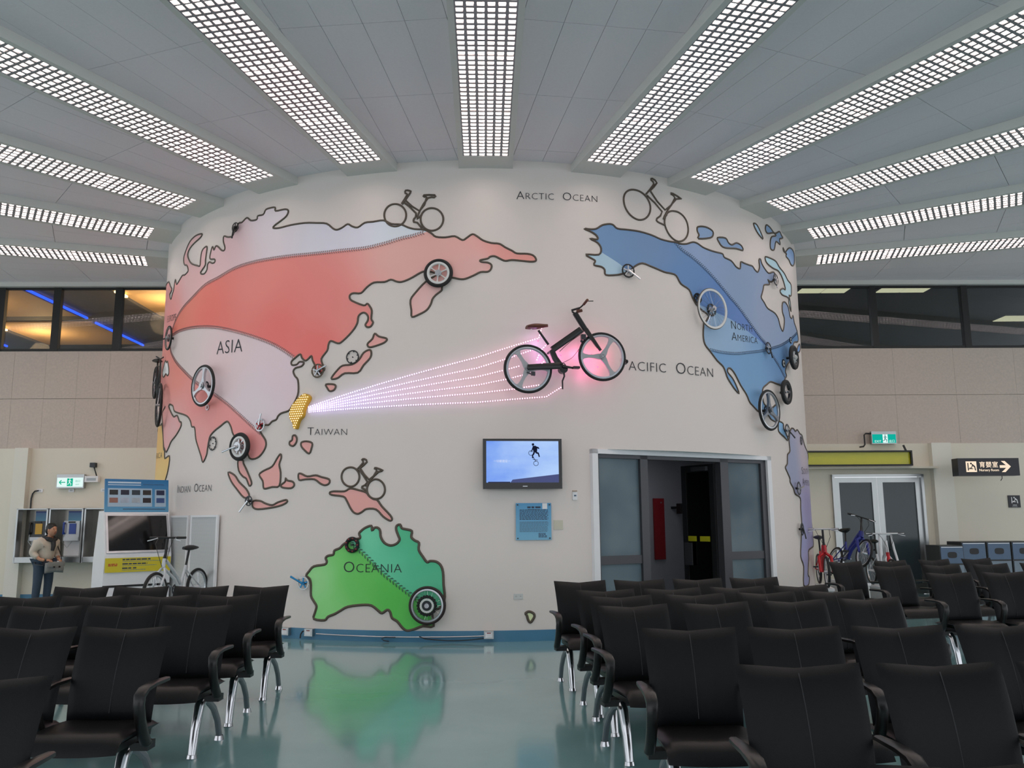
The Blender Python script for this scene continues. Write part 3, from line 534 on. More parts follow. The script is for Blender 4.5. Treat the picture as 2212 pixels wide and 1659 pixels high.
# straight wall: plaster below, granite panels above, dark clerestory on top
def wx(x, z, off=0.0):
    return (x, -off, z)
bw = bpy.data.objects.new('wall_back', None)
mbw = MB()
M = Matrix.Translation((0, WALL_Y, 0)) @ Matrix.Rotation(WALL_A, 4, 'Z')
def struct_back(name, mb, m, parent=None, label=None):
    mb.v = [tuple(M @ Vector(p)) for p in mb.v]
    return struct(name, mb, m, parent, label=label)
XL, XR = 5.2, 18.0
for sgn, nm in ((-1, 'left'), (1, 'right')):
    x0, x1 = (-XR, -XL) if sgn < 0 else (XL, XR); xm = (x0 + x1) / 2; L = x1 - x0
    mb = MB()
    if sgn < 0: mb.box((xm, 0.1, 1.475), (L, 0.2, 2.95))
    else:
        dx0, dx1, dz = 6.36, 8.19, 2.33
        mb.box(((x0 + dx0) / 2, 0.1, 1.475), (dx0 - x0, 0.2, 2.95)); mb.box(((dx1 + x1) / 2, 0.1, 1.475), (x1 - dx1, 0.2, 2.95)); mb.box(((dx0 + dx1) / 2, 0.1, (dz + 2.95) / 2), (dx1 - dx0, 0.2, 2.95 - dz))
    wl = struct_back('wall_' + nm, mb, CREAM)
    ws = struct_back('wall_upper_' + nm, MB().box((xm, 0.16, 3.93), (L, 0.2, 1.95)), mat('stone_joint', (150, 134, 120), 0.8, vary=0.1))
    pw = 0.637 if sgn < 0 else 1.25; x = -7.457 + 0.637 * 4 if sgn < 0 else 5.3; k = 0
    while abs(x) < 14:
        a, b = (x - pw, x) if sgn < 0 else (x, x + pw)
        for z0, z1 in ((2.95, 3.94), (3.945, 4.915)):
            pm = MB().box(((a + b) / 2, 0.045 + random.uniform(-.001, .001), (z0 + z1) / 2), (pw - 0.003, 0.05, z1 - z0 - 0.002)); pm.v = [tuple(M @ Vector(p)) for p in pm.v]
            pm.build('stone_panel', STONE, ws, smooth=False)
        x += sgn * pw
    struct_back('trim_' + ('1' if sgn < 0 else '2'), MB().box((xm, -0.03, HC - 0.03), (L, 0.14, 0.11)), FRAME)
    mb = MB().box((xm, -0.006, 0.07), (L, 0.012, 0.14)) if sgn < 0 else MB().box(((x0 + 6.36) / 2, -0.006, 0.07), (6.36 - x0, 0.012, 0.14)).box(((8.19 + x1) / 2, -0.006, 0.07), (x1 - 8.19, 0.012, 0.14))
    struct_back('baseboard_' + nm, mb, BLUE)
    # clerestory
    wi = struct_back('window_' + ('1' if sgn < 0 else '2'), MB().box((xm, 0.05, 4.935), (L, 0.08, 0.05)).box((xm, 0.05, HC - 0.1), (L, 0.08, 0.04)), DARKF)
    mull = [-15.6, -14.4, -13.1, -11.7, -10.365, -9.24, -8.0, -6.7] if sgn < 0 else [5.6, 7.484, 9.392, 11.3, 13.2, 15.1, 17.0]
    for q in mull:
        pm = MB().box((q, 0.05, 5.58), (0.13 if sgn > 0 else 0.15, 0.1, 1.32)); pm.v = [tuple(M @ Vector(p)) for p in pm.v]
        pm.build('mullion', DARKF, wi, smooth=False)
    GL = MATS.get('clerestory_glass') or glass('clerestory_glass', (235, 238, 240), 1.7)
    for i in range(len(mull) - 1):
        pm = MB().box(((mull[i] + mull[i + 1]) / 2, 0.06, 5.58), (mull[i + 1] - mull[i] - 0.1, 0.006, 1.28)); pm.v = [tuple(M @ Vector(p)) for p in pm.v]
        pm.build('pane', GL, wi, smooth=False)
# rooms behind the clerestory glass
INL = mat('dark_room_grey', (72, 68, 66), 0.8, vary=0.08, scale=1.0); INR = mat('dark_room_black', (30, 29, 27), 0.8, vary=0.1, scale=1.0)
WARM = mat('warm_coffer', (196, 160, 112), 0.7, vary=0.12, scale=0.6)
struct('ceiling_room_left', MB().box((-13, 25, 7.35), (18, 15.6, 0.1)), INL)
struct('ceiling_room_right', MB().box((13, 25, 7.35), (18, 15.6, 0.1)), INR)
struct('wall_room_left', MB().box((-13, 32.6, 6.0), (18, 0.1, 3)), INL); struct('wall_room_right', MB().box((13, 32.6, 6.0), (18, 0.1, 3)), INR)
struct('floor_room_left', MB().box((-13, 25, 4.6), (18, 15.6, 0.1)), INL); struct('floor_room_right', MB().box((13, 25, 4.6), (18, 15.6, 0.1)), INR)
for i, (x0, x1, y0, y1) in enumerate(((-15.2, -12.25, 20.0, 23.3), (-15.2, -12.25, 24.1, 27.2), (-9.95, -7.0, 20.4, 23.4), (-9.95, -7.0, 24.1, 27.2))):
    t = thing('lit_coffer', ['warm lit ceiling recess behind the upper left glass, nearest the picture edge', 'warm lit ceiling recess behind the upper left glass, lower one in the middle', 'warm lit ceiling recess behind glass, next to the round wall', 'warm lit ceiling recess hidden behind the round wall'][i], 'ceiling recess', ((x0 + x1) / 2, (y0 + y1) / 2, 7.3), 0, 'warm recesses behind the upper left windows')
    MB().box((0, 0, -0.03), (x1 - x0, y1 - y0, 0.04)).build('panel', WARM, t, smooth=False)
    MB().box((-(x1 - x0) / 2 + 0.1, -(y1 - y0) / 2 + 0.35, -0.12), (0.12, 0.5, 0.05)).build('lamp', emission('warm_lamp', (255, 206, 130), 6), t, smooth=False)
    MB().bar((-(x1 - x0) / 2, -(y1 - y0) / 2, -0.06), (-(x1 - x0) / 2, (y1 - y0) / 2, -0.06), 0.06, 0.12).build('rim', INL, t, smooth=False)
    ld = bpy.data.lights.new('recess_light', 'POINT'); ld.energy = 90; ld.color = (1, 0.68, 0.34); ld.shadow_soft_size = 0.3
    lo = bpy.data.objects.new('recess_light', ld); COL.objects.link(lo); lo.parent = t; lo.location = (-0.6, -0.4, -0.7)
for i, (x, y0, y1) in enumerate(((-12.08, 20.3, 23.5), (-12.12, 24.1, 27.3), (-16.6, 24.1, 27.3))):
    t = MB().cyl((0, y0 - y0, 0), (0, y1 - y0, 0), 0.035, seg=8).build('neon_tube', emission('blue_neon', (30, 70, 255), 2.4)); t.location = (x, y0, 7.24)
    tag(t, ['upper glowing blue neon line behind the left windows', 'lower glowing blue neon line behind the left windows', 'glowing blue neon line at the left picture edge'][i], 'neon light', 'blue neon lines')
for i, (x0, x1, y0, y1) in enumerate(((7.4, 8.66, 20.7, 21.4), (9.45, 10.72, 20.7, 21.4), (14.4, 15.7, 24.1, 24.8))):
    t = thing('office_light', ['flat office light behind the upper right glass, nearest the round wall', 'flat office light behind the upper right glass, second from the round wall', 'flat office light behind glass at the right picture edge'][i], 'ceiling light', ((x0 + x1) / 2, (y0 + y1) / 2, 7.28), 0, 'office lights behind the upper right windows')
    MB().box((0, 0, 0), (x1 - x0 + .06, y1 - y0 + .06, 0.04)).build('frame', INR, t, smooth=False)
    for s in (-1, 1): MB().box((s * (x1 - x0) / 4, 0, -0.025), ((x1 - x0) / 2 - 0.03, y1 - y0 - 0.03, 0.02)).build('diffuser', emission('office_diffuser', (236, 232, 190), 0.6), t, smooth=False)
# pillars on the straight wall
for i, (x0, x1) in enumerate(((-9.75, -9.49), (8.36, 8.75))):
    struct_back('wall_pillar_' + ('left' if i == 0 else 'right'), MB().box(((x0 + x1) / 2, -0.075, 1.475), (x1 - x0, 0.15, 2.95)), PILLAR)
# ------------------------------------------------------------------ the world map on the round wall
WREF = lin((193, 187, 180)); WALB = lin((226, 222, 214))
def ink(c):                                          # printed colour of the vinyl film
    l = lin(c); return tuple(min(0.95, l[i] / WREF[i] * WALB[i]) for i in range(3)) + (1,)
def inside(p, poly):
    x, y = p; c = False; j = len(poly) - 1
    for i in range(len(poly)):
        a, b = poly[i], poly[j]
        if (a[1] > y) != (b[1] > y) and x < (b[0] - a[0]) * (y - a[1]) / (b[1] - a[1]) + a[0]: c = not c
        j = i
    return c
def S(p): return (R_(p[0]) * RD, p[1])               # (degrees, z) -> unrolled metres
def blend(p, anchors):
    sw = 0; o = [0, 0, 0]
    for a in anchors:
        q = S(a); w = 1.0 / ((p[0] - q[0]) ** 2 + (p[1] - q[1]) ** 2 + 0.03) ** 1.3; sw += w
        l = a[2:5]
        for k in range(3): o[k] += w * l[k]
    return [v / sw for v in o]
def cyl_pt(s, z, off): a = s / RD; r = RD + off; return Vector((CX + r * math.sin(a), CY - r * math.cos(a), z))
def film(parent, outline, curves, zones, off=0.003, step=0.16):
    pts = [Vector(p) for p in outline]; n = len(pts); edges = [(i, (i + 1) % n) for i in range(n)]
    for c in curves:
        o = len(pts); pts += [Vector(p) for p in c]; edges += [(o + i, o + i + 1) for i in range(len(c) - 1)]
    xs = [p[0] for p in outline]; ys = [p[1] for p in outline]
    x = min(xs)
    while x < max(xs):
        y = min(ys)
        while y < max(ys):
            q = (x + random.uniform(-.02, .02), y + random.uniform(-.02, .02))
            if inside(q, outline): pts.append(Vector(q))
            y += step
        x += step
    v, e, f, _, _, _ = delaunay_2d_cdt(pts, edges, [], 0, 1e-4)
    tri = []
    for q in f:
        c = (sum(v[i][0] for i in q) / len(q), sum(v[i][1] for i in q) / len(q))
        if inside(c, outline): tri.append((q, c))
    me = bpy.data.meshes.new('vinyl_film'); inv = parent.matrix_world.inverted()
    me.from_pydata([tuple(inv @ cyl_pt(p[0], p[1], off)) for p in v], [], [t[0] for t in tri]); me.update()
    at = me.color_attributes.new('print', 'FLOAT_COLOR', 'CORNER'); k = 0
    for q, c in tri:
        z = zones[-1][1]
        for poly, an in zones[:-1]:
            if inside(c, poly): z = an; break
        for i in q: at.data[k].color = ink(blend(v[i], z)); k += 1
    me.shade_smooth()
    return obj('vinyl_film', me, PRINT, parent)
def strip_tube(parent, path, r, closed, name='outline', m=None, flat=0.8):      # half-round tubing glued to the wall
    n = len(path); sec = [(-1, 0.0), (-0.92, 0.55), (-0.55, 0.95), (0, 1.1), (0.55, 0.95), (0.92, 0.55), (1, 0.0)]; mb = MB(); inv = parent.matrix_world.inverted()
    for i in range(n):
        a = path[i - 1] if (closed or i) else path[i]; b = path[(i + 1) % n] if (closed or i < n - 1) else path[i]
        dx, dy = b[0] - a[0], b[1] - a[1]; l = math.hypot(dx, dy) or 1; nx, ny = -dy / l, dx / l
        for u, h in sec: mb.v.append(tuple(inv @ cyl_pt(path[i][0] + nx * u * r, path[i][1] + ny * u * r, 0.002 + h * r * flat)))
    k = len(sec)
    for i in range(n if closed else n - 1):
        j = (i + 1) % n
        for q in range(k - 1): mb.f.append((i * k + q, i * k + q + 1, j * k + q + 1, j * k + q))
    return mb.build(name, m or TUBEC, parent, ang=80)
def resample(P, d):
    out = [P[0]]; acc = 0
    for i in range(len(P) - 1):
        a, b = P[i], P[i + 1]; L = math.hypot(b[0] - a[0], b[1] - a[1]); t = d - acc
        while t <= L:
            out.append((a[0] + (b[0] - a[0]) * t / L, a[1] + (b[1] - a[1]) * t / L)); t += d
        acc = L - (t - d)
    return out
def chain(parent, curve, m, w=0.026, d=0.034):
    P = resample(curve, d); mb = MB(); inv = parent.matrix_world.inverted()
    for i in range(len(P) - 1):
        a, b = P[i], P[i + 1]; dx, dy = b[0] - a[0], b[1] - a[1]; l = math.hypot(dx, dy) or 1; tx, ty = dx / l, dy / l; nx, ny = -ty, tx
        for s in (-1, 1):
            q = [(0.0, 0.15), (d * .45, 0.15), (d * .95, 1.0), (d * .5, 1.0)]
            vv = [inv @ cyl_pt(a[0] + tx * u + nx * s * h * w, a[1] + ty * u + ny * s * h * w, o) for o in (0.004, 0.008) for u, h in q]
            mb.add(vv, [(0, 1, 2, 3), (4, 7, 6, 5), (0, 4, 5, 1), (1, 5, 6, 2), (2, 6, 7, 3), (3, 7, 4, 0)])
    return mb.build('bicycle_chain', m, parent, smooth=False, kind='stuff')
PINK, ARC = (219, 152, 146), (122, 146, 178)
land_label = {
 'eurasia': ('landmass_panel', 'huge red and pink Asia and Europe on the left of the wall map', None),
 'africa': ('landmass_panel', 'orange Africa at the left edge of the round wall', None),
 'inland_sea': ('map_lake', 'small white inland sea on the left edge of red Asia', (222, 218, 210)),
 'north_america': ('landmass_panel', 'large blue North America on the right of the wall map', None),
 'south_america': ('landmass_panel', 'lilac South America at the right edge of the round wall', None),
 'australia': ('landmass_panel', 'green Oceania with its name across it, low on the round wall', None),
 'isthmus': ('map_island', 'narrow blue land bridge between blue North and lilac South America', (130, 170, 205)),
 'hokkaido': ('map_island', 'small pink triangular island above the thin black chainring', PINK),
 'honshu': ('map_island', 'long bent pink island with a thin chainring on top', PINK),
 'kyushu': ('map_island', 'small oval pink island just above the light strings', PINK),
 'sumatra': ('map_island', 'slanting pink island ending at the lowest left crank', PINK),
 'java': ('map_island', 'flat pink island right of the lowest left crank', PINK),
 'borneo': ('map_island', 'large pointed pink island below the lettering TAIWAN', PINK),
 'sulawesi': ('map_island', 'small round pink island touching the large pointed one', PINK),
 'timor': ('map_island', 'wavy narrow pink island left of the drawn bicycle', PINK),
 'luzon': ('map_island', 'tiny pink island below the golden island, left of its pair', PINK),
 'mindanao': ('map_island', 'small pink island just below the T of TAIWAN', PINK),
 'malaya': ('map_island', 'thin pink peninsula hanging below the small disc wheel', PINK),
 'new_guinea': ('map_island', 'pink island under the drawn bicycle above green Oceania', PINK),
 'arctic_a': ('map_island', 'blue island right of the drawn bicycle, half round', ARC),
 'arctic_b': ('map_island', 'blue wavy island above North America, second from the drawn bicycle', ARC),
 'arctic_c': ('map_island', 'thin slanting blue island near the top right of the map', (160, 185, 205)),
 'arctic_d': ('map_island', 'ragged blue island near the top right edge of the map', ARC),
 'greenland': ('map_island', 'blue land cut off by the right edge of the round wall', (130, 160, 200)),
 'baffin': ('map_island', 'long pale teal island right of the white bay', (168, 196, 206)),
 'cuba': ('map_island', 'small blue island beside the white spoked wheel', (110, 150, 200)),
 'new_zealand': ('map_island', 'tiny pale green island low beside the wall socket', (205, 215, 165))}
UC = {k: catmull([S(p) for p in v], 4, False) for k, v in CUR.items()}
cut = {'eurasia': ('eu1', 'eu2', 'eu3'), 'north_america': ('na1', 'na2', 'na3', 'na4'), 'australia': ('oc1',)}
CH1 = mat('chain_red_grey', (158, 122, 120), 0.4, metal=0.2, vary=0.1); CH2 = mat('chain_blue_grey', (92, 112, 138), 0.4, metal=0.2, vary=0.1); CH3 = mat('chain_green_grey', (62, 112, 84), 0.4, metal=0.2, vary=0.1)
for k, pl in LAND.items():
    if k == 'taiwan': continue
    U = catmull([S(p) for p in pl], 3); nm, lab, colr = land_label[k]
    cx = sum(p[0] for p in pl) / len(pl); cz = sum(p[1] for p in pl) / len(pl)
    t = wall_thing(nm, lab, 'map panel' if nm == 'landmass_panel' else ('map island' if nm == 'map_island' else 'map lake'), cx, cz, 0.0, 'pieces of the wall map')
    if k in ZONES: zn = [([S(p) for p in z[0]] if z[0] else None, z[1]) for z in ZONES[k]]
    elif k == 'africa': zn = [(None, [(-66, 2.6, 226, 168, 96), (-62, 1.9, 232, 182, 116), (-75, 2.0, 224, 150, 90)])]
    else: zn = [(None, [(cx, cz) + colr])]
    film(t, U, [UC[c] for c in cut.get(k, ())], zn, off=0.006 if k in ('inland_sea',) else 0.003, step=0.16 if k in ZONES or k == 'africa' else 0.12)
    big = k in ('australia', 'new_zealand'); strip_tube(t, U, 0.0165 if big else 0.0135, True)
    if k == 'eurasia':
        for c in ('eu1', 'eu2', 'eu3'): chain(t, UC[c], CH1)
    if k == 'north_america':
        for c in ('na1', 'na4'): chain(t, UC[c], CH2, 0.028 if c == 'na1' else 0.022)
    if k == 'australia': chain(t, UC['oc1'], CH3, 0.03, 0.05)
# bicycles drawn in tubing on the coastlines
for k, lab in (('siberia', 'bicycle drawn in brown tubing on the pink Siberian coast'), ('arctic', 'bicycle drawn in brown tubing above blue North America'), ('guinea', 'bicycle drawn in grey tubing on the pink island above Oceania')):
    ob = OB[k]; c = S(ob['fw'][0]); t = wall_thing('bicycle_outline', lab, 'bicycle outline', ob['fw'][0][0], ob['fw'][0][1], 0, 'tubing bicycles on the map')
    for wnm in ('fw', 'rw'):
        c0, tq, rq, bq, lq = [S(p) for p in ob[wnm]]
        ring = []
        for q in range(40):
            an = 2 * PI * q / 40; cs, sn = math.cos(an), math.sin(an); hx = rq if cs > 0 else lq; vx = tq if sn > 0 else bq
            ring.append(tuple(c0[j] + abs(cs) * (hx[j] - c0[j]) + abs(sn) * (vx[j] - c0[j]) for j in range(2)))
        strip_tube(t, ring, 0.0135, True, 'wheel_outline')
    for q, fr in enumerate(ob['frame']):
        strip_tube(t, catmull([S(p) for p in fr], 2, False), 0.0135, False, ['handlebar_outline', 'seat_outline', 'frame_outline'][q])
    if k == 'siberia':
        pass
# lettering wrapped on the wall
for i, (body, d0, d1, zm, z0, z1, hh) in enumerate(TEXT):
    small = body not in ('Asia', 'Europe', 'Africa'); bd = body if small else body.upper(); off = -0.0022 if hh < 0.15 else -0.003
    def tm(b): return text_mesh(b, hh / 0.72, small=small, offset=off, spacing=1.05)
    full = tm(bd); mx = max(v.co.x for v in full.vertices); s0 = R_(d0) * RD; L = R_(d1) * RD - s0; k = L / mx
    lab = {'America': 'thin black wall lettering AMERICA under NORTH' if d0 < 50 else 'thin dark wall lettering AMERICA on lilac South America'}.get(body, 'thin black wall lettering reading ' + body.upper().replace('  ', ' '))
    t = wall_thing('wall_lettering', lab, 'lettering', d0, zm, 0, 'names on the wall map'); inv = t.matrix_world.inverted()
    sl = (z1 - z0) / L; ws = bd.split()
    for wi, wd_ in enumerate(ws):
        me = tm(wd_); sh = 0.0 if wi == 0 else mx - max(v.co.x for v in me.vertices)
        for v in me.vertices:
            x = (v.co.x + sh) * k; v.co = inv @ cyl_pt(s0 + x, zm + sl * (x - L / 2) + v.co.y, 0.0065)
        obj('word', me, LETTER, t)
    bpy.data.meshes.remove(full)
# golden island with bulbs, light strings
tp = LAND['taiwan']; tc = (sum(p[0] for p in tp) / len(tp), sum(p[1] for p in tp) / len(tp))
t = wall_thing('golden_island', 'golden island plate covered in small bulbs, start of the light strings', 'light sign', tc[0], tc[1])
U = catmull([S(p) for p in tp], 3); sc = S(tc)
MB().prism([(p[0] - sc[0], p[1] - sc[1]) for p in U], -0.06, 0.0).build('plate', mat('gold_plate', (214, 164, 30), 0.35, vary=0.08), t, smooth=False)
mb = MB(); sp = 0.031
WB = emission('warm_bulb', (255, 226, 170), 1.6)
ymin = min(p[1] for p in U); ymax = max(p[1] for p in U); xmin = min(p[0] for p in U); xmax = max(p[0] for p in U); row = 0
z = ymin + 0.02
while z < ymax:
    x = xmin + (row % 2) * sp / 2
    while x < xmax:
        if inside((x + 0.01, z), U) and inside((x - 0.01, z), U): mb.ball((x - sc[0], -0.062, z - sc[1]), 0.0075, 6, 4)
        x += sp
    z += sp; row += 1
mb.build('bulbs', WB, t, kind='stuff')
def led_mat():
    m = bpy.data.materials.new('led_bulb'); m.use_nodes = True; nt = m.node_tree; nt.nodes.clear(); N = nt.nodes; K = nt.links
    tc = N.new('ShaderNodeTexCoord'); sx = N.new('ShaderNodeSeparateXYZ'); r = N.new('ShaderNodeValToRGB'); e = N.new('ShaderNodeEmission'); o = N.new('ShaderNodeOutputMaterial')
    K.new(tc.outputs['Generated'], sx.inputs[0]); K.new(sx.outputs[0], r.inputs[0]); K.new(r.outputs[0], e.inputs[0]); K.new(e.outputs[0], o.inputs[0])
    r.color_ramp.elements[0].color = (0.62, 0.5, 1, 1); r.color_ramp.elements[1].color = (1.0, 0.42, 0.62, 1); r.color_ramp.elements[0].position = 0.25; r.color_ramp.elements[1].position = 0.85
    e.inputs[1].default_value = 3.6; MATS['led_bulb'] = m
    return m
LED = led_mat()
ln = ['topmost', 'second from top', 'third from top', 'third from bottom', 'second from bottom', 'lowest']
for i, pth in enumerate(LED_PATHS):
    P = [S(p) for p in pth]; t = wall_thing('light_string', ('string of glowing pink-white bulbs from golden island to bicycle, ' + ln[i]) if i < 6 else ['short string of glowing bulbs around the rear wheel hub of the hung bicycle', 'short string of glowing bulbs below the saddle of the hung bicycle'][i - 6], 'string lights', pth[0][0], pth[0][1], 0, 'light strings'); inv = t.matrix_world.inverted()
    mb = MB(); wr = MB(); Q = resample(P, 0.032)
    for p in Q: mb.ball(tuple(inv @ cyl_pt(p[0], p[1], 0.045)), 0.0078, 6, 4)
    wr.tube([tuple(inv @ cyl_pt(p[0], p[1], 0.036)) for p in Q], 0.003, 4)
    wr.build('wire', mat('clear_wire', (200, 195, 200), 0.4, vary=0.05), t); mb.build('bulbs', LED, t, kind='stuff')
# ------------------------------------------------------------------ wheels, cranks and rings fixed to the map
def tyre_rim(t, r, tw, rim_m=ALU, tyre_m=RUB, rw=None):
    MB().torus(r - tw, tw, 40, 8).build('tyre', tyre_m, t)
    a = r - 2 * tw * 0.95; rw = rw or tw * 1.1
    MB().ring([(a + 0.004, -tw * .7), (a + 0.004, tw * .7), (a - rw * .7, tw * .8), (a - rw, tw * .4), (a - rw, -tw * .4), (a - rw * .7, -tw * .8)], 40).build('rim', rim_m, t)
    return a - rw * 0.8
def wire_spokes(t, a, n, m=CHROME, rad=0.0016, y=0.02):
    mb = MB()
    for k in range(n):
        b = 2 * PI * k / n; s = 1 if k % 2 else -1
        mb.tube([(0.02 * math.cos(b + s * .9), s * y, 0.02 * math.sin(b + s * .9)), (a * math.cos(b), 0, a * math.sin(b))], rad, 4)
    mb.build('spokes', m, t, kind='stuff')
def hub(t, r=0.022, w=0.05, m=ALU):
    MB().disc(r, -w, w, 16).disc(r * 1.7, -w * .7, -w * .55, 16).disc(r * 1.7, w * .55, w * .7, 16).build('hub', m, t)
def arm_spokes(t, a, n, w0, w1, m, ph=0.0, thick=0.03):
    for k in range(n):
        b = ph + 2 * PI * k / n; c, s = math.cos(b), math.sin(b); e = a * 1.02
        prof = [(0.0, w0), (a * .2, w0 * .95), (a * .45, w1 * .8), (a * .75, w1 * .75), (a * .92, w1 * 1.2), (e, w1 * 1.9)]
        poly = [(u * c - v * s, u * s + v * c) for u, v in prof] + [(u * c + v * s, u * s - v * c) for u, v in reversed(prof)]
        MB().prism(poly, -thick / 2, thick / 2).build('spoke', m, t)
def ring_mesh(r, teeth, lugs=5, inner=0.8, y=0.004):
    mb = MB(); n = teeth * 2; outer = [((r * (1.04 if k % 2 else 0.95)) * math.cos(2 * PI * k / n), (r * (1.04 if k % 2 else 0.95)) * math.sin(2 * PI * k / n)) for k in range(n)]
    inn = [(r * inner * math.cos(2 * PI * k / n), r * inner * math.sin(2 * PI * k / n)) for k in range(n)]
    v = [(p[0], -y, p[1]) for p in outer] + [(p[0], -y, p[1]) for p in inn] + [(p[0], y, p[1]) for p in outer] + [(p[0], y, p[1]) for p in inn]
    f = []
    for k in range(n):
        l = (k + 1) % n; f += [(k, l, n + l, n + k), (2 * n + k, 3 * n + k, 3 * n + l, 2 * n + l), (k, 2 * n + k, 2 * n + l, l), (n + k, n + l, 3 * n + l, 3 * n + k)]
    mb.add(v, f)
    for k in range(lugs):
        b = 2 * PI * k / lugs + 0.3; mb.disc(r * 0.09, -y * 1.2, y * 1.2, 8, (r * inner * 0.92 * math.cos(b), 0, r * inner * 0.92 * math.sin(b)))
    return mb
def mount(t, off, r=0.02): MB().cyl((0, 0.0, 0), (0, off, 0), r, r, 10).build('wall_mount', BLACK, t)
WHITE_R = mat('white_rim', (224, 224, 222), 0.35, vary=0.02); DARKR = mat('dark_alloy', (60, 62, 66), 0.35, metal=0.6, vary=0.06)
def wheel(key, lab, style, off):
    d, z, r = ITEMS[key][:3]; t = wall_thing('wheel_ornament', lab, 'bicycle wheel', d, z, off, 'wheels fixed to the wall map')
    mount(t, off)
    if style == 'mag6':
        a = tyre_rim(t, r, 0.026, WHITE_R); arm_spokes(t, a, 6, 0.014, 0.008, WHITE_R, 0.4, 0.02); hub(t, 0.025, 0.035, ALU)
    elif style in ('tri', 'tri_dark'):
        m = ALU if style == 'tri' else mat('grey_alloy', (120, 124, 130), 0.3, metal=0.7, vary=0.05)
        a = tyre_rim(t, r, 0.021, ALU, rw=0.02); arm_spokes(t, a, 3, 0.045, 0.026, m, PI / 2 - 0.1 if style == 'tri' else PI / 2 + .05, 0.035); hub(t, 0.03, 0.05, m)
        rr = ring_mesh(0.07, 24, 5, 0.7); rr.v = [(x, y + 0.05, zz) for x, y, zz in rr.v]; rr.build('brake_disc', DARKR, t)
    elif style == 'disc':
        a = tyre_rim(t, r, 0.03, WHITE_R); arm_spokes(t, a, 8, 0.02, 0.012, ALU, 0.2, 0.012); MB().disc(0.065, -0.05, -0.02, 20).build('chainring', ALU, t); hub(t, 0.025, 0.06, CHROME)
        dx, dz = ITEMS[key][3:5]; MB().sweep([(0, -0.07, 0), (dx * .5, -0.085, dz * .5), (dx, -0.095, dz)], [0.032, 0.024, 0.03], [0.02, 0.016, 0.02], (dz, 0, -dx)).build('crank_arm', CHROME, t)
    elif style == 'wire_dark':
        a = tyre_rim(t, r, 0.014, mat('grey_rim', (140, 132, 128), 0.35, metal=0.4, vary=0.04)); wire_spokes(t, a, 20); hub(t)
        ring_mesh(0.06, 20).build('sprocket', DARKR, t); MB().bar((0, -0.03, 0), (-0.12, -0.06, -0.01), 0.02, 0.014).build('crank_arm', BLACK, t)
    elif style == 'cross':
        a = tyre_rim(t, r, 0.03, DARKR); arm_spokes(t, a, 4, 0.007, 0.005, CHROME, 0.0, 0.01); hub(t, 0.016, 0.05, CHROME)
    elif style == 'mag_w':
        a = tyre_rim(t, r, 0.03, DARKR); arm_spokes(t, a, 7, 0.018, 0.012, WHITE_R, 0.3, 0.02); hub(t, 0.025, 0.05, WHITE_R)
    elif style == 'thin':
        MB().torus(r - 0.009, 0.009, 48, 6).build('tyre', mat('grey_tyre', (96, 92, 88), 0.5, vary=0.1), t)
        MB().ring([(r - 0.012, -0.012), (r - 0.012, 0.012), (r - 0.042, 0.008), (r - 0.042, -0.008)], 48).build('rim', WHITE_R, t)
        wire_spokes(t, r - 0.03, 28); hub(t, 0.022, 0.06, CHROME)
    elif style == 'oceania':
        a = tyre_rim(t, r, 0.02, ALU, mat('brown_tyre', (40, 25, 24), 0.5, vary=0.15, scale=40)); wire_spokes(t, a, 32); hub(t, 0.022, 0.045, CHROME)
        mb = MB()
        for k in range(20):
            b = 2 * PI * k / 20; mb.ball((0.112 * math.cos(b), -0.03, 0.112 * math.sin(b)), (0.02, 0.012, 0.02), 6, 4)
        mb.torus(0.105, 0.014, 30, 6, (0, -0.03, 0)).build('knobbly_tyre', RUB, t)
        rr = ring_mesh(0.088, 22, 0, 0.72); rr.v = [(x, y - 0.034, zz) for x, y, zz in rr.v]; rr.build('white_ring', WHITE_R, t)
        MB().disc(0.06, -0.04, -0.03, 24).build('cassette', DARKR, t); MB().disc(0.03, -0.05, -0.04, 16).build('hub_cap', CHROME, t)
wheel('wheel_mag6', 'white six-spoke wheel with black tyre on the pink east coast', 'mag6', 0.06)
wheel('wheel_tri_asia', 'large silver three-spoke wheel below the lettering ASIA', 'tri', 0.12)
wheel('wheel_disc', 'small silver disc wheel with a crank arm above the thin peninsula', 'disc', 0.1)
wheel('wheel_europe', 'spoked wheel below the lettering EUROPE at the left edge', 'wire_dark', 0.08)
wheel('wheel_tri_mexico', 'large grey three-spoke wheel at the south tip of blue North America', 'tri_dark', 0.12)
wheel('wheel_gulf', 'small black wheel with four thin spokes right of the white gulf', 'cross', 0.1)
wheel('wheel_florida', 'small white seven-spoke wheel at the right edge of the map', 'mag_w', 0.12)
wheel('wheel_thin', 'large thin white-rimmed wheel left of the lettering NORTH AMERICA', 'thin', 0.08)
wheel('wheel_oceania', 'brown-tyred wheel with ring of knobs on green Oceania', 'oceania', 0.08)
d, z, r = ITEMS['ring_tyre']; t = wall_thing('sprocket_ring', 'fat black ring with red marks on the top left of Oceania', 'sprocket', d, z, 0.04)
MB().torus(r * 0.78, r * 0.24, 28, 8).build('ring', RUB, t)
mb = MB()
for k in range(9):
    b = 2 * PI * k / 9; mb.ball((r * .8 * math.cos(b), -r * .2, r * .8 * math.sin(b)), (0.014, 0.01, 0.009), 6, 4)
mb.build('studs', mat('red_stud', (150, 50, 56), 0.35, vary=0.1), t); mount(t, 0.04, 0.012)
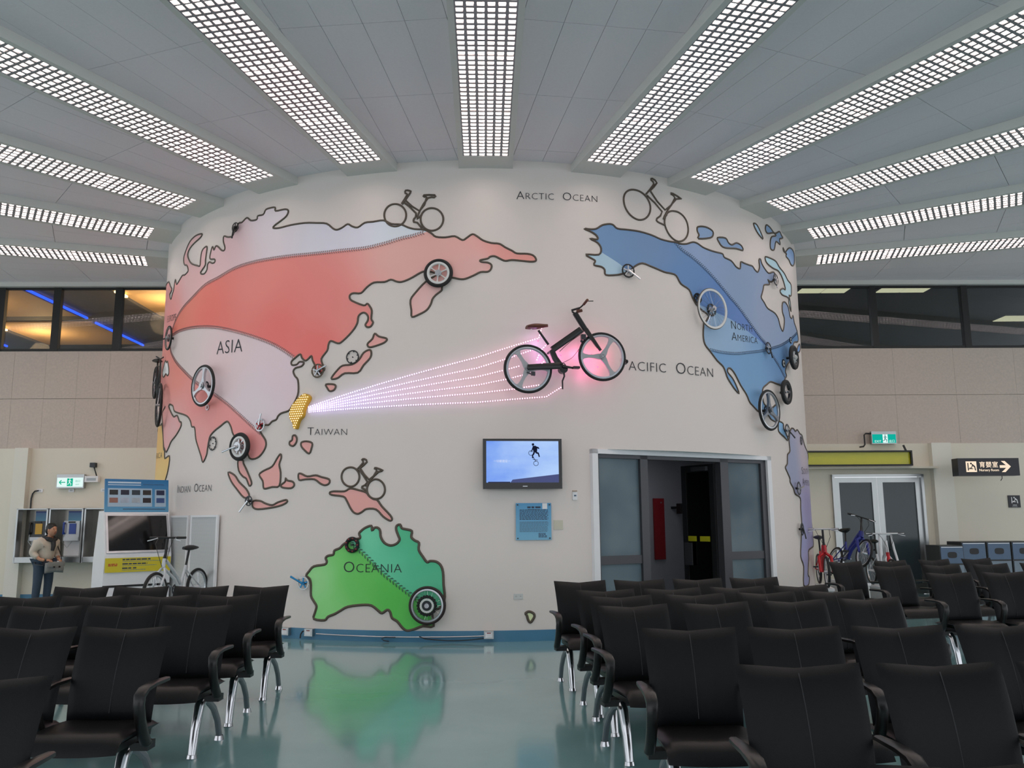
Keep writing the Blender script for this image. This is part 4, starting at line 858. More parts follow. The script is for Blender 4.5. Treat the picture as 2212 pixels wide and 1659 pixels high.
def crank(key, lab, ringm, armm, spm, off=0.05):
    d, z, r, dx, dz = ITEMS[key]; t = wall_thing('crank_set', lab, 'crank set', d, z, off, 'cranks fixed to the wall map')
    ring_mesh(r, 26, 5, 0.8).build('chainring', ringm, t)
    mb = MB()
    for k in range(5):
        b = 2 * PI * k / 5 + 0.3; mb.bar((0, -0.004, 0), (r * .8 * math.cos(b), -0.002, r * .8 * math.sin(b)), 0.016, 0.008, (0, 1, 0))
    mb.disc(0.02, -0.02, 0.005, 12).build('spider', spm, t); l = math.hypot(dx, dz)
    if l < 0.15: dx, dz = dx * 0.16 / l, dz * 0.16 / l
    MB().sweep([(0, -0.02, 0), (dx * .5, -0.03, dz * .5), (dx, -0.035, dz)], [0.03, 0.02, 0.026], [0.016, 0.014, 0.016], (dz, 0, -dx)).build('crank_arm', armm, t)
    mount(t, off, 0.018)
BLUEA = mat('blue_anodised', (40, 130, 180), 0.3, metal=0.6, vary=0.05); REDA = mat('red_anodised', (150, 24, 34), 0.3, metal=0.5, vary=0.05); BRWN = mat('bronze_ring', (88, 76, 60), 0.35, metal=0.5, vary=0.08)
crank('crank_blue', 'silver chainring with a bright blue crank left of Oceania', STEEL, BLUEA, BLUEA)
crank('crank_siberia', 'black crank and chainring on the northern coast of Asia', BLACK, BLACK, BLACK)
crank('crank_korea', 'bronze chainring with silver crank at the tip of the red peninsula', BRWN, CHROME, ALU)
crank('crank_vietnam', 'silver chainring with red centre left of the golden island', ALU, CHROME, REDA)
crank('crank_java', 'dark chainring with chrome crank between two slanting pink islands', DARKR, CHROME, DARKR)
crank('crank_alaska', 'black chainring with silver crank on the lower coast of Alaska', BLACK, CHROME, ALU)
crank('crank_usa', 'silver and black chainring where the chains meet in North America', DARKR, BLACK, ALU)
crank('crank_hudson', 'chainring at the white bay of North America', DARKR, CHROME, ALU)
crank('crank_panama', 'black crank at the blue land bridge above South America', DARKR, BLACK, ALU)
crank('crank_peru', 'silver chainring on the west coast of lilac South America', DARKR, CHROME, ALU)
crank('crank_chile', 'dark chainring low on the narrow end of South America', DARKR, BLACK, DARKR)
for key, lab, m, tn, lg, inn in (('ring_japan', 'thin black chainring resting on the long bent pink island', BLACK, 32, 6, 0.86), ('ring_india', 'thin chainring on the east coast of the pointed southern peninsula', BLACK, 30, 6, 0.86), ('ring_nw', 'black five-spoke chainring left of the thin white wheel', BLACK, 24, 5, 0.72), ('ring_canada', 'black chainring inside the thin white wheel', BLACK, 24, 5, 0.78), ('ring_tx', 'small white and black ring left of the white spoked wheel', BLACK, 20, 0, 0.75), ('ring_ne', 'tiny ring above the white spoked wheel at the right edge', BLACK, 20, 0, 0.7), ('ring_small', 'tiny grey ring below the large silver three-spoke wheel', ALU, 16, 0, 0.7), ('ring_brazil', 'small dark ring on the upper right of South America', DARKR, 18, 0, 0.7)):
    d, z, r = ITEMS[key]; t = wall_thing('chainring', lab, 'chainring', d, z, 0.014, 'chainrings fixed to the wall map')
    ring_mesh(r, tn, lg, inn).build('ring', m, t)
    if key in ('ring_nw', 'ring_canada'):
        mb = MB()
        for k in range(5):
            b = 2 * PI * k / 5; mb.bar((0, 0, 0), (r * .78 * math.cos(b), 0, r * .78 * math.sin(b)), 0.014, 0.007, (0, 1, 0))
        mb.build('spokes', m, t)
    elif key in ('ring_tx', 'ring_ne'): MB().disc(r * .72, -0.003, 0.003, 20).build('white_disc', WHITE_R, t); MB().disc(r * .3, -0.008, 0.0, 14).build('centre', BLACK, t)
    mount(t, 0.014, 0.008)
# ------------------------------------------------------------------ the real bicycle hung in the middle
t = wall_thing('bicycle', 'black electric-looking bicycle with grey three-spoke wheels hung on the wall', 'bicycle', 11.9, 3.6, 0.22)
BK = BIKE; FB = mat('bike_black', (16, 16, 18), 0.3, vary=0.08); GREYW = mat('wheel_grey', (168, 172, 176), 0.4, vary=0.03); BRN = mat('brown_leather', (92, 52, 34), 0.5, vary=0.15, scale=40)
def at3(p, y=0.0): return (p[0], y, p[1])
for nm, ph in (('rw', 2.15), ('fw', 1.05)):
    c, e = BK[nm]; r = math.hypot(c[0] - e[0], c[1] - e[1])
    for bl in range(1):
        MB().torus(r - 0.018, 0.018, 48, 8, at3(c)).build('tyre', RUB, t)
        MB().ring([(r - .033, -.014), (r - .033, .014), (r - .052, .017), (r - .062, .008), (r - .062, -.008), (r - .052, -.017)], 48, at3(c)).build('rim', mat('silver_rim', (176, 182, 190), 0.3, metal=0.3, vary=0.03), t)
        for k in range(3):
            b = ph + 2 * PI * k / 3; cs, sn = math.cos(b), math.sin(b); a = r - 0.058
            prof = [(0.0, .04), (a * .22, .036), (a * .45, .022), (a * .7, .02), (a * .9, .03), (a, .052)]
            poly = [(c[0] + u * cs - v * sn, c[1] + u * sn + v * cs) for u, v in prof] + [(c[0] + u * cs + v * sn, c[1] + u * sn - v * cs) for u, v in reversed(prof)]
            MB().prism(poly, -0.016, 0.016).build('spoke', GREYW, t)
        MB().disc(0.034, -0.035, 0.035, 20, at3(c)).build('hub', GREYW, t)
        mb = MB()
        for k in range(6):
            b = 2 * PI * k / 6; mb.disc(0.005, -0.039, -0.034, 6, (c[0] + 0.022 * math.cos(b), 0, c[1] + 0.022 * math.sin(b)))
        mb.build('bolts', BLACK, t)
s0, s1 = BK['stay']; st = BK['seat_tube']; bm_ = BK['beam']; fk = BK['fork']
fr = MB().sweep([at3(s0, -0.05), at3(s1, -0.05)], [0.07, 0.085], 0.03, (0, 0, 1)).bar(at3(s0, 0.05), at3(s1, 0.05), 0.03, 0.05)
fr.sweep([at3(p) for p in st[1:]], [0.07, 0.075, 0.085], 0.045, (1, 0, 0.5)).sweep([at3(bm_[0]), at3(bm_[1])], 0.045, 0.085, (0, 1, 0)).disc(0.055, -0.05, 0.05, 20, at3(st[3]))
fr.build('frame', FB, t, ang=30)
MB().sweep([at3(fk[0]), at3(fk[1])], 0.05, 0.065, (0, 1, 0)).build('head_tube', FB, t, ang=30)
MB().sweep([at3(fk[1], -0.02), at3(fk[2], -0.06)], [0.035, 0.028], [0.06, 0.04], (0, 1, 0)).build('fork', FB, t, ang=30)
MB().tube([at3(p) for p in BK['stem']], 0.014, 8).build('stem', FB, t)
b0 = BK['bar']
MB().tube([(b0[0][0], 0.09, b0[0][1]), (b0[0][0], 0, b0[0][1]), (b0[0][0], -0.12, b0[0][1]), (b0[1][0], -0.24, b0[1][1])], 0.011, 8).build('handlebar', FB, t)
MB().cyl((b0[0][0] + .01, -0.15, b0[0][1] + .01), (b0[1][0], -0.27, b0[1][1]), 0.017, 0.017, 10).build('grip', BRN, t); MB().cyl((b0[0][0], 0.06, b0[0][1]), (b0[0][0], 0.13, b0[0][1] + .02), 0.017, 0.017, 10).build('grip', BRN, t)
MB().sweep([(b0[1][0], -0.2, b0[1][1]), at3(b0[2], -0.22)], 0.012, 0.01, (0, 1, 0)).build('brake_lever', BLACK, t)
MB().cyl(at3((b0[0][0] - .05, b0[0][1] - .06), -.03), at3((b0[0][0] + .02, b0[0][1] - .04), -.03), 0.02, 0.02, 10).build('lamp', BRN, t)
q0, q1 = BK['saddle']
def saddle(t, q0, q1, y=0.0, m=None, wd=0.075):
    d = Vector((q1[0] - q0[0], 0, q1[1] - q0[1])); n = Vector((-d.z, 0, d.x)).normalized(); mb = MB(); rows = []
    for k in range(9):
        u = k / 8; w = wd * (1 - u) ** 0.8 * (1.0 if u > .08 else .8) + 0.018; h = 0.02 + 0.022 * math.sin(PI * min(1, u * 1.1)) * (1 - u * .5)
        c = Vector((q0[0], y, q0[1])) + d * u + n * (0.012 * (1 - u) - 0.006)
        rows.append([c + Vector((0, math.cos(a) * w, 0)) + n * (math.sin(a) * h) for a in [2 * PI * j / 10 for j in range(10)]])
    v = [p for r_ in rows for p in r_]; f = [(i * 10 + j, i * 10 + (j + 1) % 10, (i + 1) * 10 + (j + 1) % 10, (i + 1) * 10 + j) for i in range(8) for j in range(10)]
    mb.add(v, f + [tuple(range(10)), tuple(range(80, 90))])
    return mb.build('saddle', m or BLACK, t)
saddle(t, q0, q1, 0, BRN)
MB().cyl(at3(BK['post'][0]), at3(BK['post'][1]), 0.015, 0.016, 10).build('seat_post', FB, t); MB().bar(at3((q0[0] + .05, q0[1] - .02)), at3((q1[0] - .08, q1[1] - .03)), 0.05, 0.008).build('saddle_rails', CHROME, t)
k0, k1 = BK['crank']
MB().sweep([at3(k0, -0.07), at3(k1, -0.085)], [0.035, 0.022], 0.014, (0, 0, 1)).build('crank_arm', BLACK, t); MB().box(at3(k1, -0.13), (0.085, 0.08, 0.026)).build('pedal', BLACK, t); ring_mesh(0.05, 22).build('chainring', BLACK, t).location = at3(k0, -0.055)
MB().sweep([at3(k0, 0.07), (2 * k0[0] - k1[0], 0.085, 2 * k0[1] - k1[1])], 0.03, 0.014, (0, 0, 1)).build('crank_arm', BLACK, t)
MB().tube([at3(p, -0.04) for p in BK['kick']], [0.014, 0.012, 0.011, 0.01], 8).build('kickstand', BLACK, t)
MB().tube([at3(p, -0.03) for p in catmull(BK['cable1'], 6, False)], 0.003, 5).build('cable', BLACK, t); MB().tube([at3(p, -0.03) for p in catmull(BK['cable2'], 6, False)], 0.004, 5).build('cable', BLACK, t)
MB().box(at3(BK['derail'][1], -0.03), (0.05, 0.03, 0.05)).bar(at3(BK['derail'][0], -.03), at3(BK['derail'][2], -.03), 0.014, 0.014).build('derailleur', DARKR, t)
MB().box(at3((bm_[1][0] + .03, bm_[1][1] - .1)), (0.06, 0.05, 0.07)).ball(at3((bm_[1][0] + .0, bm_[1][1] - .16), -.02), 0.02).build('motor_box', DARKR, t)
for p in (st[1], fk[1]): MB().cyl(at3(p, 0), at3(p, 0.2), 0.014, 0.014, 8).build('wall_bracket', BLACK, t)
MB().ball((BK['fw'][0][0] + .345, 0.02, BK['fw'][0][1] - .05), (0.02, 0.03, 0.025), 8, 6).build('end_cap', BLACK, t)
for i, (x, z, e, c) in enumerate(((0.30, 0.02, 1.5, (1, 0.12, 0.3)), (0.50, 0.06, 1.3, (1, 0.16, 0.3)), (0.38, -0.14, 1.2, (1, 0.12, 0.32)), (0.12, 0.06, 1.4, (1, 0.2, 0.48)), (-0.12, 0.0, 1.2, (1, 0.2, 0.6)), (-0.36, -0.02, 1.0, (1, 0.24, 0.7)), (-0.42, 0.18, 0.9, (0.7, 0.4, 1)), (0.2, -0.25, 0.6, (1, 0.2, 0.5)))):
    ld = bpy.data.lights.new('backlight', 'POINT'); ld.energy = e * 0.34; ld.color = c; ld.shadow_soft_size = 0.03
    lo = bpy.data.objects.new('backlight', ld); COL.objects.link(lo); lo.parent = t; lo.location = (x, 0.1, z)
    MB().ball((x, 0.06, z), 0.012, 6, 4).build('backlight_lens', emission('pink_led', (255, 130, 170), 1.0), t)
# ------------------------------------------------------------------ seating
def pad(nx, nz, fx, thick, power=6.0):
    """closed cushion: fx(u,v) -> centre point, normal; thickness fades at the rim"""
    v = []; f = []; N = (nx + 1) * (nz + 1)
    for side in (1, -1):
        for j in range(nz + 1):
            for i in range(nx + 1):
                u = math.sin((2.0 * i / nx - 1) * PI / 2 * 0.999) * .5 + (2.0 * i / nx - 1) * .5; w = math.sin((2.0 * j / nz - 1) * PI / 2 * 0.999) * .5 + (2.0 * j / nz - 1) * .5
                c, n = fx(u, w)
                t = thick * max(0.0, 1 - abs(u) ** power) ** 0.5 * max(0.0, 1 - abs(w) ** power) ** 0.5
                v.append(c + n * (side * t))
    for s in (0, 1):
        for j in range(nz):
            for i in range(nx):
                a = s * N + j * (nx + 1) + i; q = (a, a + 1, a + nx + 2, a + nx + 1); f.append(q if s == 0 else tuple(reversed(q)))
    return MB().add(v, f)
TOPZ, BOTZ, LEAN = 0.925, 0.44, 0.15
def back_fx(u, w):
    t = (w + 1) / 2; wd = 0.228 + 0.022 * t
    z = BOTZ + (TOPZ - BOTZ) * t - (0.022 * (1 - abs(u)) if t > 0 else 0) * t * t
    y = LEAN * (0.25 * t + 0.75 * t * t) - 0.018 * abs(u) ** 2 + 0.012 * (1 - min(1, abs(u) * 9)) * 0.4
    return Vector((u * wd, y, z)), Vector((0, -1, 0.25)).normalized()
def seat_fx(u, w):
    t = (w + 1) / 2                                   # 0 back .. 1 front
    y = 0.06 - 0.50 * t; z = 0.415 + 0.018 * math.sin(t * 2.6) - (0.05 * max(0, (t - 0.86) / 0.14) ** 2) + 0.012 * abs(u) ** 2
    return Vector((u * 0.245, y, z)), Vector((0, 0, 1))
BACKM = pad(14, 12, back_fx, 0.030).mesh('backrest', True, 60); SEATM = pad(10, 12, seat_fx, 0.036).mesh('seat', True, 60)
sm = MB()
for sd, y in ((0, -1),):
    pts = [back_fx(0, w)[0] + Vector((0, -0.0305, 0.004)) for w in (-0.8, -0.6, -0.4, -0.2, 0, 0.2, 0.4, 0.6, 0.8, 0.92)]
    sm.tube(pts, 0.0022, 4)
SEAMM = sm.mesh('seam')
ARM = MB().sweep([(0, 0.075, 0.652), (0, 0.0, 0.655), (0, -0.12, 0.658), (0, -0.21, 0.65), (0, -0.255, 0.625), (0, -0.262, 0.58), (0, -0.235, 0.5), (0, -0.19, 0.42), (0, -0.155, 0.375)], [0.034, 0.046, 0.055, 0.058, 0.056, 0.052, 0.05, 0.048, 0.05], [0.022, 0.024, 0.026, 0.03, 0.036, 0.042, 0.046, 0.05, 0.045], (1, 0, 0)).ball((0, -0.14, 0.372), (0.026, 0.03, 0.022), 8, 5).mesh('armrest', True, 50)
SHELLM = MB().add([(x, y, z) for x in (-0.2, 0.2) for y, z in ((0.05, 0.37), (-0.33, 0.37), (-0.42, 0.405), (0.06, 0.40))], [(0, 1, 2, 3), (4, 7, 6, 5), (0, 4, 5, 1), (1, 5, 6, 2), (2, 6, 7, 3), (3, 7, 4, 0)]).mesh('seat_shell', False)
def make_chair(loc, rz, label, group, left=True, right=False, arm=0.282):
    t = thing('lounge_chair', label, 'chair', loc, rz, group)
    b = obj('backrest', BACKM, LEATHER, t); obj('seam', SEAMM, mat('seam_thread', (40, 41, 44), 0.5, vary=0.05), b)
    obj('seat', SEATM, SEATL, t); obj('seat_shell', SHELLM, BLACK, t)
    for ok, s in ((left, -1), (right, 1)):
        if ok:
            o = obj('armrest', ARM, ARMP, t); o.location = (s * arm, 0, 0)
    return t
FLEG = MB().tube([(0, -0.02, 0.335), (0, -0.06, 0.3), (0, -0.11, 0.16), (0, -0.14, 0.02)], [0.034, 0.033, 0.030, 0.028], 14).mesh('front_leg')
FFOOT = MB().cyl((0, -0.143, 0.0), (0, -0.141, 0.022), 0.034, 0.03, 14).mesh('foot')
RLEG = MB().sweep([(0, 0.0, 0.33), (0, 0.1, 0.3), (0, 0.2, 0.235), (0, 0.28, 0.14), (0, 0.325, 0.03)], 0.036, [0.045, 0.043, 0.04, 0.037, 0.034], (1, 0, 0)).mesh('rear_leg')
RFOOT = MB().cyl((0, 0.328, 0.0), (0, 0.327, 0.03), 0.034, 0.026, 12).mesh('foot')
def beam(loc, rz, x0, x1, label):
    t = thing('seat_beam', label, 'seat frame', loc, rz, 'beams under the seat rows')
    MB().box(((x0 + x1) / 2, -0.08, 0.347), (x1 - x0, 0.09, 0.04)).build('beam', BLACK, t, smooth=False)
    for x in (x0 + 0.12, x1 - 0.12):
        a = obj('front_leg', FLEG, CHROME, t); a.location = (x, -0.08, 0); q = obj('foot', FFOOT, CHROME, a)
        b = obj('rear_leg', RLEG, GREYLEG, t); b.location = (x, -0.08, 0); q = obj('foot', RFOOT, CHROME, b)
rows = [('left', 'P', 'front'), ('left', 'Q', 'second'), ('left', 'R', 'third'), ('left', 'S', 'fourth'), ('left', 'T', 'last'),
        ('right', 'Z', 'front'), ('right', 'A', 'second'), ('right', 'B', 'third'), ('right', 'C', 'fourth'), ('right', 'D', 'fifth'), ('right', 'E', 'sixth'), ('right', 'F', 'last'),
        ('far right', 'G3', 'front'), ('far right', 'G2', 'middle'), ('far right', 'G1', 'last')]
fixed = {'P': -0.5, 'Z': 3.0}
for side, key, rn in rows:
    ks = sorted([k for k in CHAIRS if k.startswith(key)], key=lambda k: CHAIRS[k][0])
    P = [CHAIRS[k] for k in ks]; n = len(P)
    if n > 1:
        mx = sum(p[0] for p in P) / n; my = sum(p[1] for p in P) / n; mi = (n - 1) / 2; den = sum((i - mi) ** 2 for i in range(n))
        ax = sum((i - mi) * (P[i][0] - mx) for i in range(n)) / den; ay = sum((i - mi) * (P[i][1] - my) for i in range(n)) / den
        ay = ay * 0.75
    else: mx, my = P[0]; mi = 0; ax, ay = 0.57, 0.03
    ang = math.atan2(ay, ax); pit = math.hypot(ax, ay)
    ordw = ['at the aisle end', 'second from the aisle', 'third from the aisle', 'fourth from the aisle']
    for i in range(n):
        x, y = mx + (i - mi) * ax, my + (i - mi) * ay
        loc = (x + math.sin(ang) * LEAN, y - math.cos(ang) * LEAN, 0)
        fromaisle = (n - 1 - i) if side == 'left' else i
        make_chair(loc, ang, 'black padded chair %s of the %s row, %s block' % (ordw[fromaisle], rn, side), 'lounge chairs in rows', True, (i == n - 1), max(0.262, pit / 2))
    c = (mx + math.sin(ang) * LEAN, my - math.cos(ang) * LEAN, 0); half = n * pit / 2
    beam(c, ang, -half + 0.0, half - 0.0, 'black beam on chrome legs under the %s row of the %s block' % (rn, side))

# ------------------------------------------------------------------ doorway in the round wall
A, B = wpt(D0, 0), wpt(D1, 0); dv = (B - A); DL = dv.length; da = math.atan2(dv.y, dv.x)
DOORF = mat('door_frame_grey', (74, 74, 78), 0.4, metal=0.3, vary=0.05); FROST = None
def frosted():
    m = bpy.data.materials.new('frosted_glass'); m.use_nodes = True; nt = m.node_tree; N = nt.nodes; b = N['Principled BSDF']
    tc = N.new('ShaderNodeTexCoord'); nz = N.new('ShaderNodeTexNoise'); nz.inputs['Scale'].default_value = 1.1; nz.inputs['Detail'].default_value = 2
    nt.links.new(tc.outputs['Object'], nz.inputs['Vector']); r = N.new('ShaderNodeValToRGB')
    r.color_ramp.elements[0].color = lin((84, 104, 116)); r.color_ramp.elements[1].color = lin((126, 144, 152)); r.color_ramp.elements[0].position = .35; r.color_ramp.elements[1].position = .65
    nt.links.new(nz.outputs['Fac'], r.inputs[0]); nt.links.new(r.outputs[0], b.inputs['Base Color']); b.inputs['Roughness'].default_value = 0.28
    b.inputs['Transmission Weight'].default_value = 0.25; b.inputs['IOR'].default_value = 1.3
    return m
FROST = frosted()
MD = Matrix.Translation(A) @ Matrix.Rotation(da, 4, 'Z')          # x along the opening, -y towards the room
def dw(mb): mb.v = [tuple(MD @ Vector(p)) for p in mb.v]; return mb
# white lining of the opening: side jambs and the soffit under the curved wall
struct('trim_3', dw(MB().box((0.045, 0.06, DH / 2), (0.09, 0.24, DH)).box((DL - 0.04, 0.06, DH / 2), (0.08, 0.24, DH)).box((DL / 2, 0.06, DH - 0.03), (DL, 0.24, 0.06))), WHITEP)
mb = MB(); nseg = 14
for i in range(nseg + 1):
    q = wpt(D0 + (D1 - D0) * i / nseg, DH); loc = MD.inverted() @ q
    mb.v += [tuple(q), tuple(MD @ Vector((loc.x, 0.0, DH)))]
mb.f = [(2 * i, 2 * i + 2, 2 * i + 3, 2 * i + 1) for i in range(nseg)]
struct('trim_4', mb, WHITEP)
FT = DH - 0.06; LX0, LX1, RX0, RX1 = 0.817, 0.944, 2.275, 2.427
d1 = struct('door_1', dw(MB().box((0.11, 0.03, FT / 2), (0.04, 0.1, FT)).box((3.135, 0.03, FT / 2), (0.1, 0.1, FT)).box((DL / 2, 0.03, FT - 0.025), (DL - 0.16, 0.1, 0.05))
            .box(((LX0 + LX1) / 2, 0.03, FT / 2), (LX1 - LX0, 0.1, FT)).box(((RX0 + RX1) / 2, 0.03, FT / 2), (RX1 - RX0, 0.1, FT))), DOORF, label='grey framed doorway with frosted side panes and open doors')
for nm, x0, x1 in (('l', 0.13, LX0), ('r', RX1, 3.085)):
    dw(MB().box(((x0 + x1) / 2, 0.03, 0.965), (x1 - x0, 0.07, 0.11))).build('mid_rail', DOORF, d1, smooth=False)
    for z0, z1 in ((0.06, 0.91), (1.02, FT - 0.05)): dw(MB().box(((x0 + x1) / 2, 0.03, (z0 + z1) / 2), (x1 - x0, 0.012, z1 - z0))).build('frosted_pane', FROST, d1, smooth=False)
    dw(MB().box(((x0 + x1) / 2, 0.03, 0.03), (x1 - x0, 0.08, 0.06))).build('bottom_rail', DOORF, d1, smooth=False)
DKG = glass('dark_door_glass', (70, 74, 72), 1.5); LEAFM = mat('door_leaf', (34, 34, 35), 0.4, metal=0.2, vary=0.08)
def leaf(name, hx, ang, label):
    t = thing('door_leaf', label, 'door', MD @ Vector((hx, 0.08, 0)), da + ang, 'open doors of the grey doorway'); w = 0.66; H = FT - 0.07
    s = 1
    MB().box((0.045, 0, H / 2), (0.09, 0.045, H)).box((w - 0.045, 0, H / 2), (0.09, 0.045, H)).box((w / 2, 0, H - 0.05), (w - 0.18, 0.045, 0.1)).box((w / 2, 0, 0.12), (w - 0.18, 0.045, 0.2)).build('stile_frame', LEAFM, t, smooth=False)
    MB().box((w / 2, 0, H / 2 + .06), (w - 0.18, 0.01, H - .3)).build('glass_pane', DKG, t, smooth=False)
    for sy in (-1, 1):
        MB().box((w - 0.13, sy * 0.05, 0.98), (0.15, 0.02, 0.32)).box((w - 0.13, sy * 0.03, 0.98), (0.03, 0.04, 0.2)).build('push_plate', DOORF, t, smooth=False)
    for x0 in (0.13, 0.40): MB().box((x0 + 0.1, 0, 1.2), (0.2, 0.016, 0.075)).build('warning_strip', mat('yellow_tape', (196, 190, 30), 0.5, vary=0.04), t, smooth=False)
    MB().box((0.25, 0.05, H - 0.06), (0.3, 0.05, 0.06)).build('door_closer', DOORF, t, smooth=False)
leaf('l', LX1 + 0.03, R_(90), 'dark glass door leaf swung inward, left edge-on one')
leaf('r', RX0 - 0.03, R_(92), 'dark glass door leaf with yellow strips, swung inward on the right')
# small lobby behind the doorway
LOB = mat('lobby_wall', (168, 168, 172), 0.6, vary=0.04, scale=1.0)
struct('wall_lobby', dw(MB().box((1.9, 2.25, 1.3), (4.4, 0.1, 2.6)).box((-0.25, 1.3, 1.3), (0.1, 1.8, 2.6)).box((4.05, 1.45, 1.3), (0.1, 1.5, 2.6))), LOB)
struct('ceiling_lobby', dw(MB().box((1.9, 1.5, 2.62), (4.4, 1.5, 0.1)).box((1.63, 0.45, 2.62), (3.0, 0.6, 0.1))), LOB)
t = thing('lobby_fill_light', 'added fill light out of view on the doorway lobby ceiling', 'ceiling light', MD @ Vector((2.3, 1.2, 2.52)), da); MB().cyl((0, 0, 0), (0, 0, 0.05), 0.14, 0.16, 20).build('shade', WHITEP, t); MB().cyl((0, 0, -0.01), (0, 0, 0.0), 0.12, 0.12, 20).build('diffuser', emission('lobby_fill_glow', (240, 240, 255), 14.0), t)  # added fill light, out of view, put in to brighten the lobby
t = thing('red_panel', 'tall dark red panel on the wall inside the doorway', 'panel', MD @ Vector((2.945, 2.17, 0.82)), da)
MB().box((0, 0, 0.505), (0.22, 0.03, 1.01)).build('board', mat('dark_red', (150, 28, 36), 0.5, vary=0.08), t, smooth=False); MB().disc(0.012, -0.025, -0.014, 10, (0.04, 0, 0.94)).build('screw', ALU, t)
t = thing('hanging_sign', 'small black sign box inside the doorway', 'sign', MD @ Vector((3.27, 1.9, 1.655)), da)
MB().box((0, 0, 0), (0.25, 0.1, 0.17)).build('box', BLACK, t, smooth=False); MB().box((0, 0.17, 0.02), (0.06, 0.26, 0.04)).build('bracket', BLACK, t, smooth=False)

# ------------------------------------------------------------------ television, plaque and fittings on the round wall
def sky_screen():
    m = bpy.data.materials.new('screen_picture'); m.use_nodes = True; nt = m.node_tree; nt.nodes.clear(); N = nt.nodes; K = nt.links
    tc = N.new('ShaderNodeTexCoord'); nz = N.new('ShaderNodeTexNoise'); nz.inputs['Scale'].default_value = 1.3; nz.inputs['Detail'].default_value = 4
    sx = N.new('ShaderNodeSeparateXYZ'); K.new(tc.outputs['Generated'], sx.inputs[0]); K.new(tc.outputs['Generated'], nz.inputs['Vector'])
    ad = N.new('ShaderNodeMath'); ad.operation = 'ADD'; K.new(nz.outputs['Fac'], ad.inputs[0]); mu = N.new('ShaderNodeMath'); mu.operation = 'MULTIPLY'; mu.inputs[1].default_value = 0.35
    K.new(sx.outputs[0], mu.inputs[0]); K.new(mu.outputs[0], ad.inputs[1])
    r = N.new('ShaderNodeValToRGB'); r.color_ramp.elements[0].color = lin((112, 154, 242)); r.color_ramp.elements[1].color = lin((178, 208, 252)); r.color_ramp.elements[0].position = 0.4; r.color_ramp.elements[1].position = 0.85
    K.new(ad.outputs[0], r.inputs[0]); e = N.new('ShaderNodeEmission'); e.inputs[1].default_value = 0.64; K.new(r.outputs[0], e.inputs[0]); o = N.new('ShaderNodeOutputMaterial'); K.new(e.outputs[0], o.inputs[0])
    return m
t = wall_thing('television', 'flat television on the round wall showing a jumping cyclist', 'television', 6.12, 1.878, 0.10)
W, H = 1.01, 0.635; GL_BL = mat('gloss_black', (10, 10, 12), 0.12, vary=0.1)
MB().box((0, 0.0, H / 2), (W, 0.05, H)).build('casing', GL_BL, t, smooth=False); MB().box((0, 0.06, H / 2), (0.4, 0.1, 0.3)).build('wall_mount', BLACK, t, smooth=False)
sw, sh, sz = 0.925, 0.525, 0.08
MB().box((0, -0.026, sz + sh / 2), (sw, 0.003, sh)).build('screen', sky_screen(), t, smooth=False)
sil = emission('screen_dark', (26, 30, 52), 0.5); grey_s = emission('screen_ramp', (84, 92, 140), 0.52); wh_s = emission('screen_white', (225, 230, 250), 0.62)
def scr(x, y): return (-sw / 2 + x * sw, sz + sh * (1 - y))       # picture coordinates 0..1
mb = MB(); mb.prism([scr(*p) for p in ((0.33, 1.0), (0.36, 0.93), (1.0, 0.80), (1.0, 1.0))], -0.0295, -0.028); mb.build('picture_ramp', grey_s, t, smooth=False)
mb = MB()
for pl in (((0.63, 0.06), (0.655, 0.05), (0.665, 0.09), (0.645, 0.12), (0.63, 0.10)), ((0.64, 0.12), (0.68, 0.11), (0.705, 0.18), (0.70, 0.27), (0.66, 0.29), (0.645, 0.22)), ((0.68, 0.12), (0.725, 0.15), (0.735, 0.19), (0.72, 0.19), (0.69, 0.16)), ((0.64, 0.14), (0.625, 0.22), (0.61, 0.26), (0.62, 0.27), (0.65, 0.19)), ((0.69, 0.26), (0.725, 0.28), (0.74, 0.38), (0.725, 0.39), (0.71, 0.31), (0.68, 0.30)), ((0.655, 0.27), (0.67, 0.30), (0.645, 0.36), (0.65, 0.42), (0.63, 0.41), (0.63, 0.34))):
    mb.prism([scr(*p) for p in pl], -0.031, -0.0285)
c = scr(0.617, 0.29); mb.torus(0.03, 0.003, 20, 4, (c[0], -0.03, c[1])); c = scr(0.685, 0.54); mb.torus(0.03, 0.003, 20, 4, (c[0], -0.03, c[1]))
mb.bar((scr(.63, .33)[0], -0.03, scr(.63, .33)[1]), (scr(.685, .5)[0], -.03, scr(.685, .5)[1]), 0.006, 0.004, (0, 1, 0)); mb.bar((scr(.64, .44)[0], -0.03, scr(.64, .44)[1]), (scr(.71, .46)[0], -.03, scr(.71, .46)[1]), 0.006, 0.004, (0, 1, 0))
mb.build('picture_cyclist', sil, t, smooth=False)
flat_text('一切都是從一', 0.036, wh_s, t, scr(0.10, 0)[0], scr(0, 0.51)[1], -0.0285, 'picture_caption', 'LEFT', spacing=1.0)
MB().box((-0.3, -0.0285, sz + 0.004), (0.28, 0.002, 0.014)).build('picture_toolbar', emission('screen_bar', (70, 76, 110), .4), t, smooth=False); MB().box((0.03, -0.0262, 0.033), (0.06, 0.001, 0.009)).build('badge', ALU, t, smooth=False)
